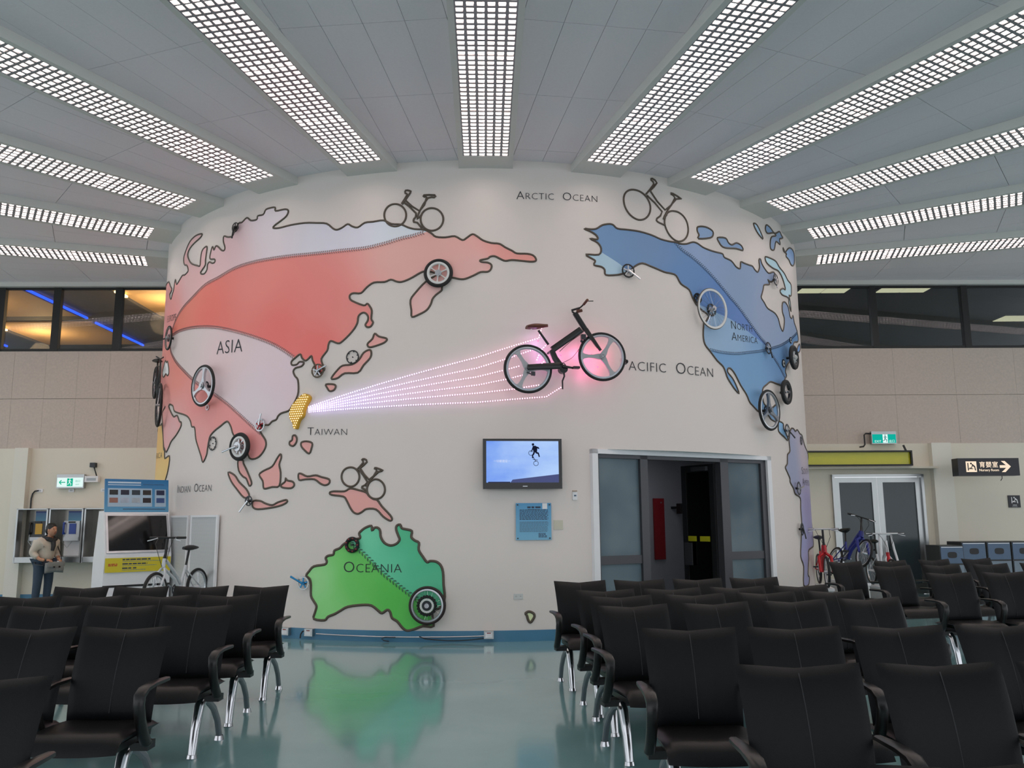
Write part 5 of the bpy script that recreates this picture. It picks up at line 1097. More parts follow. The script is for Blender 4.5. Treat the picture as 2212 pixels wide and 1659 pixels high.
def blue_grad(name, c0, c1, axis=2):
    m = bpy.data.materials.new(name); m.use_nodes = True; nt = m.node_tree; N = nt.nodes; K = nt.links; b = N['Principled BSDF']
    tc = N.new('ShaderNodeTexCoord'); sx = N.new('ShaderNodeSeparateXYZ'); r = N.new('ShaderNodeValToRGB'); K.new(tc.outputs['Generated'], sx.inputs[0]); K.new(sx.outputs[axis], r.inputs[0])
    r.color_ramp.elements[0].color = lin(c0); r.color_ramp.elements[1].color = lin(c1); K.new(r.outputs[0], b.inputs['Base Color']); b.inputs['Roughness'].default_value = 0.25
    return m
TXT = mat('print_dark', (50, 62, 84), 0.5, vary=0.05); TXG = mat('print_grey', (92, 128, 150), 0.5, vary=0.05)
def text_rows(parent, x0, x1, z0, z1, n, m, y=-0.002, hgt=0.5, name='printed_text', rag=0.1):
    mb = MB(); st = (z1 - z0) / n
    for i in range(n):
        z = z1 - (i + 0.5) * st; x = x0
        end = x1 - random.random() * rag * (x1 - x0)
        while x < end:
            l = random.uniform(1.0, 2.6) * st; mb.box((min(x + l / 2, end), y, z), (min(l, max(0.004, end - x)), 0.0012, st * hgt)); x += l + st * 0.35
    return mb.build(name, m, parent, smooth=False, kind='stuff')
t = wall_thing('info_plaque', 'blue acrylic information plaque below the television', 'sign', 7.5, 1.238, 0.02)
MB().box((0, 0, 0.232), (0.455, 0.008, 0.464)).build('board', blue_grad('plaque_blue', (120, 182, 214), (78, 156, 204)), t, smooth=False)
text_rows(t, -0.08, 0.085, 0.395, 0.425, 1, TXT, -0.0055, 0.75, 'printed_title', 0); text_rows(t, -0.075, 0.08, 0.378, 0.388, 1, TXT, -0.0055, 0.5, 'printed_title', 0)
text_rows(t, -0.18, 0.19, 0.25, 0.385, 8, TXT, -0.0055, rag=.05); text_rows(t, -0.18, 0.19, 0.10, 0.235, 9, TXG, -0.0055, rag=.05); text_rows(t, 0.06, 0.17, 0.03, 0.09, 4, TXT, -0.0055, rag=.4)
MB().box((0.145, -0.005, 0.425), (0.062, 0.002, 0.072)).build('white_label', WHITEP, t, smooth=False)
for x in (-1, 1):
    for z in (0.022, 0.442): MB().disc(0.009, -0.014, 0.02, 10, (x * 0.205, 0, z)).build('stud', DARKR, t)
t = wall_thing('wall_switch', 'small white control box right of the television', 'switch', 12.65, 1.74, 0.012); MB().box((0, 0, 0.05), (0.062, 0.024, 0.1)).build('body', WHITEP, t, smooth=False); MB().box((0, -0.014, 0.055), (0.03, 0.004, 0.02)).build('display', mat('lcd', (70, 96, 120), .3, vary=.05), t, smooth=False); MB().box((0, 0, 0.115), (0.06, 0.02, 0.012)).build('top_clip', mat('tan_plastic', (170, 150, 130), .5, vary=.05), t, smooth=False)
t = wall_thing('blank_plate', 'beige blank wall plate beside the blue plaque', 'wall plate', 10.55, 1.365, 0.004); MB().box((0, 0, 0.06), (0.118, 0.008, 0.118)).build('plate', mat('beige_plate', (206, 202, 184), .45, vary=.03), t, smooth=False); MB().disc(0.004, -0.006, -.003, 8, (0, 0, 0.02)).disc(0.004, -.006, -.003, 8, (0, 0, 0.1)).build('screws', ALU, t)
t = wall_thing('wall_socket', 'double wall socket left of the front right seats', 'socket', 5.6, 0.51, 0.004); MB().box((0, 0, 0.035), (0.118, 0.01, 0.068)).build('plate', mat('socket_white', (206, 208, 206), .4, vary=.02), t, smooth=False)
mb = MB()
for x in (-0.028, 0.028):
    for q in (-0.006, 0.006): mb.box((x + q, -0.0055, 0.037), (0.0025, 0.002, 0.012))
mb.build('slots', BLACK, t, smooth=False)
# perforated vent doors on the left flank
PERF = mat('perforated_metal', (196, 200, 202), 0.45, metal=0.3, vary=0.03)
def vent_mat():
    m = bpy.data.materials.new('vent_mesh'); m.use_nodes = True; nt = m.node_tree; N = nt.nodes; K = nt.links; b = N['Principled BSDF']
    tc = N.new('ShaderNodeTexCoord'); v = N.new('ShaderNodeTexVoronoi'); v.inputs['Scale'].default_value = 62; v.inputs['Randomness'].default_value = 0.0; K.new(tc.outputs['Object'], v.inputs['Vector'])
    r = N.new('ShaderNodeValToRGB'); r.color_ramp.elements[0].color = lin((138, 142, 146)); r.color_ramp.elements[1].color = lin((206, 208, 208)); r.color_ramp.elements[0].position = .25; r.color_ramp.elements[1].position = .45
    K.new(v.outputs['Distance'], r.inputs[0]); K.new(r.outputs[0], b.inputs['Base Color']); b.inputs['Roughness'].default_value = .5
    return m
VM = vent_mat()
for i, (a0, a1) in enumerate(((-49.6, -43.2), (-42.6, -35.9))):
    am = (a0 + a1) / 2; w = R_(a1 - a0) * RD; t = wall_thing('vent_door', ['perforated white vent panel half hidden by the kiosk', 'perforated white vent panel behind the silver bicycle'][i], 'vent', am, 0.14, 0.03, 'vent panels')
    MB().box((0, 0, 0.725), (w - 0.07, 0.008, 1.39)).build('mesh_panel', VM, t, smooth=False)
    MB().box((-w / 2 + .02, 0, .725), (.04, .03, 1.45)).box((w / 2 - .02, 0, .725), (.04, .03, 1.45)).box((0, 0, 1.435), (w - .08, .03, .03)).box((0, 0, 0.015), (w - .08, .03, .03)).build('frame', WHITEP, t, smooth=False)
# conduit and socket boxes along the skirting
t = wall_thing('conduit', 'thin metal conduit running along the blue skirting', 'conduit', -9, 0.06, 0.03); inv = t.matrix_world.inverted()
MB().tube([tuple(inv @ wpt(-19.0 + 20.6 * k / 24, 0.075 - 0.012 * math.sin(k / 24 * PI), 0.035)) for k in range(25)], 0.008, 6).build('pipe', ALU, t)
MB().tube([tuple(inv @ wpt(-6 + 8 * k / 12, 0.055 - 0.03 * math.sin(k / 12 * PI) + (0.02 if k == 0 else 0), 0.05)) for k in range(13)], 0.006, 6).tube([tuple(inv @ wpt(a, z, 0.05)) for a, z in ((-8.8, 0.06), (-10.1, 0.062), (-10.5, 0.04), (-10.2, 0.02), (-9.6, 0.012))], 0.006, 6).build('cable', BLACK, t)
for i, a in enumerate((-19.9, 2.1, -23.3)):
    t = wall_thing('socket_box', ['grey socket box at the left end of the conduit', 'grey socket box at the right end of the conduit', 'grey socket box on the skirting beside the left seats'][i], 'socket', a, 0.045, 0.035, 'socket boxes on the skirting')
    MB().box((0, 0, 0.045), (0.12, 0.07, 0.09)).build('box', STEEL, t, smooth=False); MB().box((0, -0.037, 0.045), (0.085, 0.004, 0.06)).build('cover', WHITEP, t, smooth=False); MB().box((0, -0.04, 0.07), (0.05, 0.003, 0.01)).build('red_label', mat('label_red', (150, 50, 46), .5, vary=.05), t, smooth=False)
    if i == 0: MB().tube([(-0.06, -0.01, 0.06), (-0.1, -0.01, 0.055), (-0.12, -0.02, 0.02), (-0.12, -0.03, -0.03)], 0.009, 6).build('cable', BLACK, t)
# ------------------------------------------------------------------ folding bicycles on show
def show_bike(name_label, loc, rz, paint, wheel_m, r=0.25, plinth=0.36, tilt=0.0, bar_m=None, bar_w=0.5, thick=1.0, roll=0.0, twin=False):
    """x forward, z up, origin under the bottom bracket on the plinth top"""
    t = thing('folding_bicycle', name_label, 'bicycle', (loc[0], loc[1], plinth if not isinstance(plinth, tuple) else plinth[0]), rz, 'folding bicycles on show')
    if tilt: t.matrix_world = t.matrix_world @ Matrix.Rotation(tilt, 4, 'Y')
    if roll: t.matrix_world = t.matrix_world @ Matrix.Rotation(roll, 4, 'X')
    fx, rx, cz = 0.52, -0.42, r
    for x in (fx, rx):
        MB().torus(r - 0.02, 0.021, 32, 8, (x, 0, cz)).build('tyre', RUB, t)
        MB().ring([(r - .036, -.012), (r - .036, .012), (r - .056, .009), (r - .056, -.009)], 32, (x, 0, cz)).build('rim', wheel_m, t)
        mb = MB()
        for k in range(20):
            b = 2 * PI * k / 20; s = 1 if k % 2 else -1; mb.tube([(x, s * .025, cz), (x + (r - .05) * math.cos(b), 0, cz + (r - .05) * math.sin(b))], 0.0018, 4)
        mb.build('spokes', CHROME, t, kind='stuff'); MB().disc(0.022, -.045, .045, 12, (x, 0, cz)).build('hub', ALU, t)
    bb = (0.0, 0, 0.24); head_b, head_t = (0.37, 0, 0.55), (0.35, 0, 0.66); seat_b, seat_t = (-0.05, 0, 0.3), (-0.13, 0, 0.55)
    fr = MB().tube([head_t, (0.15, 0, 0.50), seat_b], 0.022 * thick, 10).tube([head_b, (0.1, 0, 0.38), bb], 0.019 * thick, 10).tube([(-0.01, 0, 0.24), seat_t], 0.019, 10).cyl((0, -.04, .24), (0, .04, .24), 0.024, seg=12).tube([head_b, head_t], 0.024 * thick, 10)
    for s in (-1, 1): fr.tube([(0.0, s * .03, .24), (rx, s * .055, cz)], 0.011, 8).tube([(-0.11, s * .015, .5), (rx, s * .055, cz)], 0.009, 8)
    fr.build('frame', paint, t)
    fk = MB()
    for s in (-1, 1): fk.tube([(0.375, s * .02, .54), (0.40, s * .055 * thick, .48), (fx, s * .055 * thick, cz)], [0.014 * thick, 0.016 * thick, 0.012 * thick], 8)
    fk.build('fork', paint, t)
    if twin:
        for s in (-1, 1): MB().tube([(0.31, s * .10, .92), (0.36, s * .12, .66), (0.44, s * .15, .40)], [0.017, 0.02, 0.02], 10).build('stem', bar_m, t)
        MB().tube([(0.33, 0, .80), (0.37, 0, .60)], 0.026, 10).build('head_post', WPAINT, t); MB().tube([(0.37, 0, .60), (0.42, 0, .36)], 0.03, 10).build('red_tube', REDP, t)
        MB().bar((0.31, -.11, .91), (0.31, .11, .91), .03, .03).build('stem_bridge', bar_m, t)
    else: MB().tube([(0.35, 0, .66), (0.335, 0, .72), (0.31, 0, .92)], [0.024, 0.018, 0.017], 10).build('stem', BLACK, t)
    MB().tube([(0.31, -bar_w / 2, 0.925), (0.325, -.08, .925), (0.325, .08, .925), (0.31, bar_w / 2, 0.925)], 0.0125, 8).build('handlebar', bar_m or BLACK, t)
    for s in (-1, 1):
        MB().cyl((0.312, s * (bar_w / 2 - .11), .925), (0.305, s * (bar_w / 2 + .01), .925), 0.017, 0.016, 10).build('grip', BLACK, t)
        MB().sweep([(0.33, s * (bar_w / 2 - .12), .92), (0.38, s * (bar_w / 2 - .08), .90), (0.385, s * (bar_w / 2 - .01), .885)], 0.014, 0.009, (0, 0, 1)).build('brake_lever', ALU, t)
    MB().tube([(0.33, -.12, .92), (0.42, -.1, .85), (0.44, -.03, .70), (0.40, 0.0, .56)], 0.004, 5).tube([(0.33, .1, .92), (0.40, .1, .80), (0.36, .03, .62)], 0.004, 5).build('cable', BLACK, t)
    MB().cyl((-0.125, 0, .53), (-0.19, 0, .755), 0.015, 0.015, 10).build('seat_post', BLACK, t)
    saddle(t, (-0.31, .775), (-0.05, .785), 0, BLACK, 0.07)
    ring_mesh(0.075, 28).build('chainring', DARKR, t).location = (0, -0.05, .24)
    for s, a in ((-1, 0.5), (1, 0.5 + PI)):
        e = (0.15 * math.cos(a), s * .075, .24 + 0.15 * math.sin(a)); MB().sweep([(0, s * .06, .24), e], 0.022, 0.012, (0, 0, 1)).build('crank_arm', ALU, t); MB().box((e[0], s * .12, e[2]), (.08, .075, .022)).build('pedal', DARKR, t, smooth=False)
    return t
PLM = mat('plinth_white', (214, 214, 212), 0.5, vary=0.02)
def plinth(lab, loc, rz, h):
    t = thing('display_plinth', lab, 'plinth', (loc[0], loc[1], 0), rz, 'plinths under the show bicycles')
    MB().box((0.05, 0, h / 2 - .022), (1.02, 0.15, h - 0.044)).build('base', PLM, t, smooth=False); MB().box((0.05, 0, h - .024), (1.06, .18, .04)).build('top', WHITEP, t, smooth=False)
REDP = mat('red_paint', (196, 22, 34), 0.3, vary=0.05); BLUEP = mat('blue_paint', (30, 44, 130), 0.3, vary=0.08); WPAINT = mat('white_paint', (220, 222, 224), 0.3, vary=0.02)
show_bike('silver folding bicycle in front of the perforated vents', (-4.43, 11.50), R_(-102), SILVERP, ALU, plinth=0.37); plinth('low white plinth under the silver folding bicycle', (-4.43, 11.50), R_(-102), 0.37)
show_bike('red folding bicycle seen head-on at the right edge of the round wall', (5.13, 14.38), R_(-102), REDP, ALU, plinth=0.38, bar_m=mat('pale_bar', (206, 206, 210), .35, metal=.3, vary=.02), bar_w=0.48, thick=1.7); plinth('low white plinth under the red bicycle', (5.13, 14.38), R_(-102), 0.38)
show_bike('dark blue folding bicycle tilted sideways behind the red one', (5.82, 15.15), R_(-80), BLUEP, ALU, plinth=0.56, tilt=R_(-10), roll=R_(-17), thick=1.7); plinth('white plinth under the dark blue bicycle', (5.82, 15.15), R_(-80), 0.40)
show_bike('white bicycle with a red tube and wide white handlebar, in front of the glass doors', (6.55, 15.45), R_(-92), WPAINT, ALU, plinth=0.28, bar_m=WPAINT, bar_w=0.66, twin=True)
plinth('low white plinth under the white bicycle', (6.55, 15.45), R_(-92), 0.28)
# a dark bicycle hung on the left flank of the round wall, seen edge-on
t = wall_thing('bicycle', 'black bicycle hung on the far left flank of the round wall, seen edge-on', 'bicycle', -61.5, 3.62, 0.075)
for x, z, r in ((-0.40, 0.24, 0.28), (0.36, -0.24, 0.36)):
    MB().torus(r - 0.02, 0.022, 40, 8, (x, 0, z)).build('tyre', RUB, t); MB().ring([(r - .036, -.012), (r - .036, .012), (r - .056, .009), (r - .056, -.009)], 40, (x, 0, z)).build('rim', DARKR, t)
    mb = MB()
    for k in range(18):
        b = 2 * PI * k / 18; mb.tube([(x, (.02 if k % 2 else -.02), z), (x + (r - .05) * math.cos(b), 0, z + (r - .05) * math.sin(b))], 0.0018, 4)
    mb.build('spokes', CHROME, t, kind='stuff'); MB().disc(.02, -.05, .05, 12, (x, 0, z)).build('hub', ALU, t)
MB().tube([(-.40, 0, .24), (-.2, 0, .5), (.22, 0, .42), (-.02, 0, 0.0), (-.40, 0, .24)], .016, 8).tube([(-.2, 0, .5), (-.02, 0, 0)], .016, 8).tube([(.22, 0, .42), (.36, 0, -.24)], .016, 8).build('frame', FB, t)
MB().tube([(.22, 0, .42), (.21, 0, .54)], .013, 8).tube([(.12, -.06, .6), (.21, 0, .55), (.12, .05, .6)], .012, 8).build('handlebar', FB, t); saddle(t, (-.36, .6), (-.1, .6)); MB().cyl((-.2, 0, .5), (-.23, 0, .6), .014, seg=8).build('seat_post', FB, t); MB().cyl((-.02, 0, 0), (-.02, .07, 0), .02, seg=8).build('wall_bracket', BLACK, t)

# ------------------------------------------------------------------ kiosk with touch screen
t = thing('information_kiosk', 'white information kiosk with sloping dark screen and yellow strip', 'kiosk', (-5.62, 12.72, 0), R_(40)); w = 0.92
prof = [(-0.31, 0.0), (-0.31, 0.80), (-0.33, 0.98), (-0.33, 1.03), (-0.12, 1.66), (0.12, 1.66), (0.27, 0.95), (0.27, 0.0)]
v = [(x, y, z) for x in (-w / 2, w / 2) for y, z in prof]; n = len(prof)
MB().add(v, [tuple(range(n)), tuple(range(n, 2 * n))] + [(i, (i + 1) % n, n + (i + 1) % n, n + i) for i in range(n)]).build('body', WHITEP, t, smooth=False)
a, b = Vector((0, -0.33, 1.05)), Vector((0, -0.125, 1.63)); d = (b - a); L = d.length; e = d.normalized(); nn = Vector((0, -e.z, e.y))
def panel(mb, x0, x1, u0, u1, o0, o1):
    P = [a + e * (u * L) + nn * o + Vector((x, 0, 0)) for o in (o0, o1) for x, u in ((x0, u0), (x1, u0), (x1, u1), (x0, u1))]
    return mb.add(P, [(0, 1, 2, 3), (4, 7, 6, 5), (0, 4, 5, 1), (1, 5, 6, 2), (2, 6, 7, 3), (3, 7, 4, 0)])
panel(MB(), -0.44, 0.44, 0.02, 0.97, 0.0, 0.016).build('bezel', ALU, t, smooth=False); panel(MB(), -0.41, 0.41, 0.07, 0.92, 0.014, 0.02).build('screen', mat('dark_screen', (18, 18, 20), 0.06, vary=.05), t, smooth=False)
MB().box((0, -0.336, 0.895), (0.90, 0.008, 0.20)).box((0, -.325, .895), (.88, .02, .18)).build('yellow_strip', mat('yellow_vinyl', (214, 196, 40), 0.45, vary=.03), t, smooth=False)
text_rows(t, -0.22, 0.2, 0.955, 0.985, 1, TXT, -0.341, 0.6, rag=.1); text_rows(t, -0.22, 0.12, 0.895, 0.925, 1, TXT, -0.341, .6); text_rows(t, -0.22, -0.02, 0.835, 0.865, 1, TXT, -0.341, .6); text_rows(t, -0.41, -0.29, 0.88, 0.92, 2, mat('print_red', (190, 70, 40), .5, vary=.05), -0.341, .7, rag=0)
text_rows(t, -0.22, 0.36, 0.937, 0.951, 1, TXG, -0.341, .5); text_rows(t, -0.22, 0.28, 0.877, 0.891, 1, TXG, -0.341, .5); text_rows(t, -0.22, 0.1, 0.817, 0.831, 1, TXG, -0.341, .5)
MB().box((0, -0.312, 0.60), (0.92, 0.006, 0.03)).build('dark_groove', BLACK, t, smooth=False)
h0, h1 = Vector((0, -0.10, 1.64)), Vector((0, -0.02, 2.12))
def hpanel(mb, x0, x1, u0, u1, o0, o1):
    ee = (h1 - h0).normalized(); n2 = Vector((0, -ee.z, ee.y)); LL = (h1 - h0).length
    P = [h0 + ee * (u * LL) + n2 * o + Vector((x, 0, 0)) for o in (o0, o1) for x, u in ((x0, u0), (x1, u0), (x1, u1), (x0, u1))]
    return mb.add(P, [(0, 1, 2, 3), (4, 7, 6, 5), (0, 4, 5, 1), (1, 5, 6, 2), (2, 6, 7, 3), (3, 7, 4, 0)])
hd = hpanel(MB(), -0.45, 0.45, 0, 1, 0, 0.03).build('header_board', blue_grad('kiosk_blue', (96, 158, 196), (40, 116, 172), 2), t, smooth=False)
hpanel(MB(), -0.41, 0.21, 0.16, 0.72, 0.029, 0.032).build('picture_field', mat('pale_blue', (168, 190, 208), .4, vary=.03), hd, smooth=False); hpanel(MB(), 0.25, 0.41, 0.16, 0.70, 0.029, 0.032).build('picture_field', MATS['pale_blue'], hd, smooth=False)
cols = [(38, 40, 42), (30, 32, 56), (44, 56, 66), (46, 38, 34), (30, 36, 70), (150, 104, 92), (170, 180, 196), (168, 176, 186), (44, 30, 34), (56, 78, 130)]
for k in range(10):
    r_, c_ = divmod(k, 5); x = [-0.33, -0.175, -0.02, 0.135, 0.33][c_]; u = 0.60 if r_ == 0 else 0.36
    hpanel(MB(), x - 0.058, x + 0.058, u - 0.08, u + 0.07, 0.031, 0.034).build('photo', mat('photo_%d' % k, cols[k], 0.4, vary=0.35, scale=14), hd, smooth=False)
mbt = MB(); hpanel(mbt, -0.41, 0.05, 0.87, 0.92, 0.029, 0.032); hpanel(mbt, -0.41, 0.05, 0.81, 0.835, 0.029, 0.032); mbt.build('printed_title', mat('print_pale', (190, 212, 228), .4, vary=.03), hd, smooth=False)
mbt = MB(); hpanel(mbt, 0.08, 0.38, 0.84, 0.85, 0.029, 0.032); hpanel(mbt, -0.2, 0.4, 0.08, 0.1, 0.029, 0.032); mbt.build('printed_text', TXT, hd, smooth=False)

# ------------------------------------------------------------------ public telephones on the left wall
PB = mat('phone_blue', (36, 66, 150), 0.35, vary=.05); PY = mat('phone_amber', (206, 160, 50), 0.35, vary=.05); PS = mat('phone_silver', (188, 192, 196), .35, metal=.3, vary=.03)
for i, (x0, x1) in enumerate(((-9.52, -8.92), (-8.90, -8.25), (-8.23, -7.6))):
    t = back_thing('phone_booth', ['steel telephone booth with amber phone, leftmost of three', 'steel telephone booth with blue phone, behind the standing person', 'steel telephone booth partly hidden by the white kiosk'][i], 'phone booth', x0, 0.74, 0.0, 'telephone booths'); w = x1 - x0; H = 1.03
    MB().box((w / 2, -0.012, H / 2), (w, 0.02, H)).build('back_panel', mat('phone_back', (120, 118, 112), .22, metal=.85, vary=.15, scale=3), t, smooth=False)
    for s in (0.015, w - 0.015): MB().box((s, -0.16, H / 2), (0.03, 0.32, H)).build('side_panel', STEEL, t, smooth=False)
    MB().box((w / 2, -0.16, H - .012), (w, .32, .02)).build('top_panel', STEEL, t, smooth=False)
    MB().box((w / 2, -0.17, 0.10), (w - .04, .30, .025)).box((w / 2, -.31, .05), (w - .04, .02, .08)).build('shelf', STEEL, t, smooth=False)
    MB().box((w / 2 + .03, -.03, .27), (w * .52, .01, .3)).build('white_notice', WHITEP, t, smooth=False); MB().box((w / 2 + .07, -.03, .88), (w * .5, .012, .2)).build('blue_notice', blue_grad('notice_blue_%d' % i, (90, 160, 190), (60, 110, 170)), t, smooth=False); MB().box((w / 2 + .07, -.034, .965), (w * .5, .012, .025)).build('notice_header', PB, t, smooth=False)
    ph = MB().box((w / 2 + .06, -.11, .60), (.30, .16, .38)).build('phone_body', [PS, PS, PB][i] if i else mat('phone_dark', (52, 54, 56), .35, vary=.1), t, smooth=False)
    MB().box((w / 2 + .08, -.195, .64), (.13, .012, .2)).build('keypad', [PY, PB, PB][i], ph, smooth=False); MB().box((w / 2 + .06, -.195, .765), (.13, .012, .03)).build('display', BLACK, ph, smooth=False); MB().box((w / 2 + .06, -.195, .45), (.28, .012, .07)).build('coin_tray', PS, ph, smooth=False)
    MB().tube([(w / 2 - .075, -.21, .75), (w / 2 - .07, -.235, .72), (w / 2 - .07, -.235, .58), (w / 2 - .075, -.21, .55)], [.028, .018, .018, .028], 10).build('handset', [BLACK, PB, PB][i], t)
    MB().tube([(w / 2 - .075, -.21, .55), (w / 2 - .1, -.2, .4), (w / 2 - .02, -.16, .28), (w / 2 + .05, -.12, .4)], .006, 6).build('cord', STEEL, t)
# left wall fittings
EXW = emission('exit_white', (226, 250, 246), 0.65); EXG = emission('exit_green', (20, 190, 150), 0.55)
def runner(t, c, s, m, y):
    mb = MB(); x, z = c
    mb.ball((x - .01 * s, y, z + .42 * s), .07 * s, 8, 5); mb.bar((x, y, z + .3 * s), (x - .05 * s, y, z), .11 * s, .01, (0, 1, 0)); mb.bar((x - .03 * s, y, z), (x + .17 * s, y, z - .18 * s), .07 * s, .01, (0, 1, 0)); mb.bar((x + .17 * s, y, z - .18 * s), (x + .12 * s, y, z - .4 * s), .06 * s, .01, (0, 1, 0)); mb.bar((x - .06 * s, y, z), (x - .12 * s, y, z - .22 * s), .07 * s, .01, (0, 1, 0)); mb.bar((x - .12 * s, y, z - .22 * s), (x - .32 * s, y, z - .26 * s), .06 * s, .01, (0, 1, 0)); mb.bar((x, y, z + .28 * s), (x + .2 * s, y, z + .12 * s), .05 * s, .01, (0, 1, 0)); mb.bar((x - .01 * s, y, z + .28 * s), (x - .2 * s, y, z + .16 * s), .05 * s, .01, (0, 1, 0))
    mb.build('running_figure', m, t, smooth=False)
t = back_thing('exit_sign', 'white lit exit sign with green arrow above the telephones', 'exit sign', -8.655, 2.17, 0.09)
MB().box((0, .03, .125), (.53, .08, .27)).build('housing', STEEL, t, smooth=False); MB().box((0, -.014, .105), (.50, .006, .18)).build('face', EXW, t, smooth=False)
mb = MB().bar((-.2, -.019, .105), (-.09, -.019, .105), .018, .004, (0, 1, 0)).bar((-.205, -.019, .105), (-.165, -.019, .145), .018, .004, (0, 1, 0)).bar((-.205, -.019, .105), (-.165, -.019, .065), .018, .004, (0, 1, 0)); mb.build('arrow', EXG, t, smooth=False)
MB().box((0.0, -.018, .105), (.11, .004, .15)).build('panel', EXG, t, smooth=False); runner(t, (0.0, .105), .15, EXW, -.021); flat_text('出口', 0.05, EXG, t, .15, .11, -.019); flat_text('EXIT', 0.035, EXG, t, .15, .05, -.019)
t = back_thing('emergency_lamp', 'white emergency lamp box right of the lit exit sign', 'lamp', -8.245, 2.27, 0.06); MB().box((0, 0, .065), (.26, .1, .12)).build('box', WHITEP, t, smooth=False); MB().box((0, -.052, .06), (.18, .006, .05)).build('label_plate', mat('grey_plate', (170, 180, 186), .4, vary=.03), t, smooth=False); MB().tube([(.08, 0, .12), (.06, -.02, .2), (.02, -.01, .3)], .012, 8).build('cable', BLACK, t); MB().box((0.0, 0.0, .34), (.1, .1, .09)).build('junction_box', DARKR, t, smooth=False)
for i, x in enumerate((-9.27, -8.66, -8.03)):
    t = back_thing('wall_plate', ['small pale wall plate at the end of a bent conduit', 'small pale wall plate below the lit exit sign', 'small pale wall plate left of the blue kiosk header'][i], 'wall plate', x, 2.085, 0.01, 'wall plates on the left wall'); MB().box((0, 0, .035), (.11, .02, .065)).build('plate', WHITEP, t, smooth=False); MB().box((0, -.012, .035), (.05, .004, .03)).build('insert', mat('grey_plate2', (190, 196, 200), .4, vary=.03), t, smooth=False)
t = back_thing('conduit_pipe', 'bent grey conduit between pillar and telephones', 'conduit', -9.42, 1.75, 0.03); MB().tube([(0.0, 0, 0.0), (0.0, 0, .22), (.02, 0, .31), (.06, 0, .36), (.13, 0, .37)], .014, 8).build('pipe', DARKR, t)

# ------------------------------------------------------------------ right wall: doors, signs, bins
def steel_door(i, x0, x1):
    t = bpy.data.objects.new('door_%d' % i, None)
    return t
DG = mat('dark_teal_glass', (58, 70, 74), 0.14, vary=.08, scale=1.5)
o = struct_back('door_2', MB().box((6.38, 0.0, 1.165), (.05, .12, 2.33)).box((8.17, 0.0, 1.165), (.05, .12, 2.33)).box((7.275, 0, 2.31), (1.84, .12, .05)), STEEL, label='steel double door with dark glass')
for i, (x0, x1) in enumerate(((6.41, 7.265), (7.285, 8.14))):
    lf = MB(); xm = (x0 + x1) / 2; lf.box((x0 + .05, .02, 1.14), (.1, .05, 2.27)).box((x1 - .05, .02, 1.14), (.1, .05, 2.27)).box((xm, .02, 2.225), (x1 - x0 - .2, .05, .1)).box((xm, .02, .1), (x1 - x0 - .2, .05, .2)); lf.v = [tuple(M @ Vector(p)) for p in lf.v]; q = lf.build('door_leaf', STEEL, o, smooth=False)
    g = MB().box((xm, .03, 1.19), (x1 - x0 - .2, .012, 1.98)); g.v = [tuple(M @ Vector(p)) for p in g.v]; g.build('glass_pane', DG, q, smooth=False)
    hx = x1 - .14 if i == 0 else x0 + .14; g = MB().tube([(hx, -.0, .85), (hx, -.07, .87), (hx, -.07, 1.13), (hx, 0, 1.15)], .014, 8); g.v = [tuple(M @ Vector(p)) for p in g.v]; g.build('handle', BLACK, q)
struct_back('trim_5', MB().box((7.0, -.15, 2.455), (2.8, .30, .04)), CREAM)
t = back_thing('yellow_sign', 'long glossy yellow-green sign in black frame above the steel doors', 'sign', 6.75, 2.49, 0.37)
MB().box((0, 0.03, .14), (2.1, .05, .25)).build('panel', mat('yellow_green', (196, 192, 36), 0.08, vary=.03, scale=2), t, smooth=False)
MB().box((0, .0, .275), (2.16, .1, .03)).box((0, .0, .005), (2.16, .1, .03)).box((1.065, 0, .14), (.03, .1, .27)).box((-1.065, 0, .14), (.03, .1, .27)).build('frame', BLACK, t, smooth=False); MB().bar((1.0, .03, .28), (.95, .03, .40), .03, .03).build('hanger', BLACK, t, smooth=False)
t = back_thing('exit_sign', 'green lit EXIT sign on the stone wall at right', 'exit sign', 7.435, 2.945, 0.1)
MB().box((0, .03, .115), (.50, .09, .25)).build('housing', STEEL, t, smooth=False); MB().box((0, -.018, .095), (.47, .006, .175)).build('face', emission('exit_teal', (20, 196, 176), 0.5), t, smooth=False)
MB().box((0.02, -.022, .095), (.1, .004, .17)).build('figure_field', EXW, t, smooth=False); runner(t, (.02, .095), .16, emission('exit_dark', (60, 140, 150), .4), -.025); flat_text('EXIT', .062, EXW, t, -.13, .02, -.023, spacing=1.1); flat_text('出口', .062, EXW, t, .15, .02, -.023)
t.location.z = 2.945
MB().tube([(-.25, .0, .2), (-.36, .0, .2), (-.39, .0, .17), (-.39, .0, -.02), (-.42, 0, -.06), (-.5, .0, -.07)], .016, 8).build('conduit', BLACK, t)
t = back_thing('hanging_sign', 'black lit nursery room sign with arrow at right', 'sign', 9.0, 2.25, 0.95)
GLOW = emission('sign_glow', (255, 232, 206), 0.65); DKP = mat('sign_black', (24, 24, 32), .35, vary=.08)
MB().box((0, .1, .165), (1.17, .22, .33)).build('box', DKP, t, smooth=False)
MB().box((-.335, -.014, .17), (.2, .006, .2)).build('pictogram_field', GLOW, t, smooth=False)
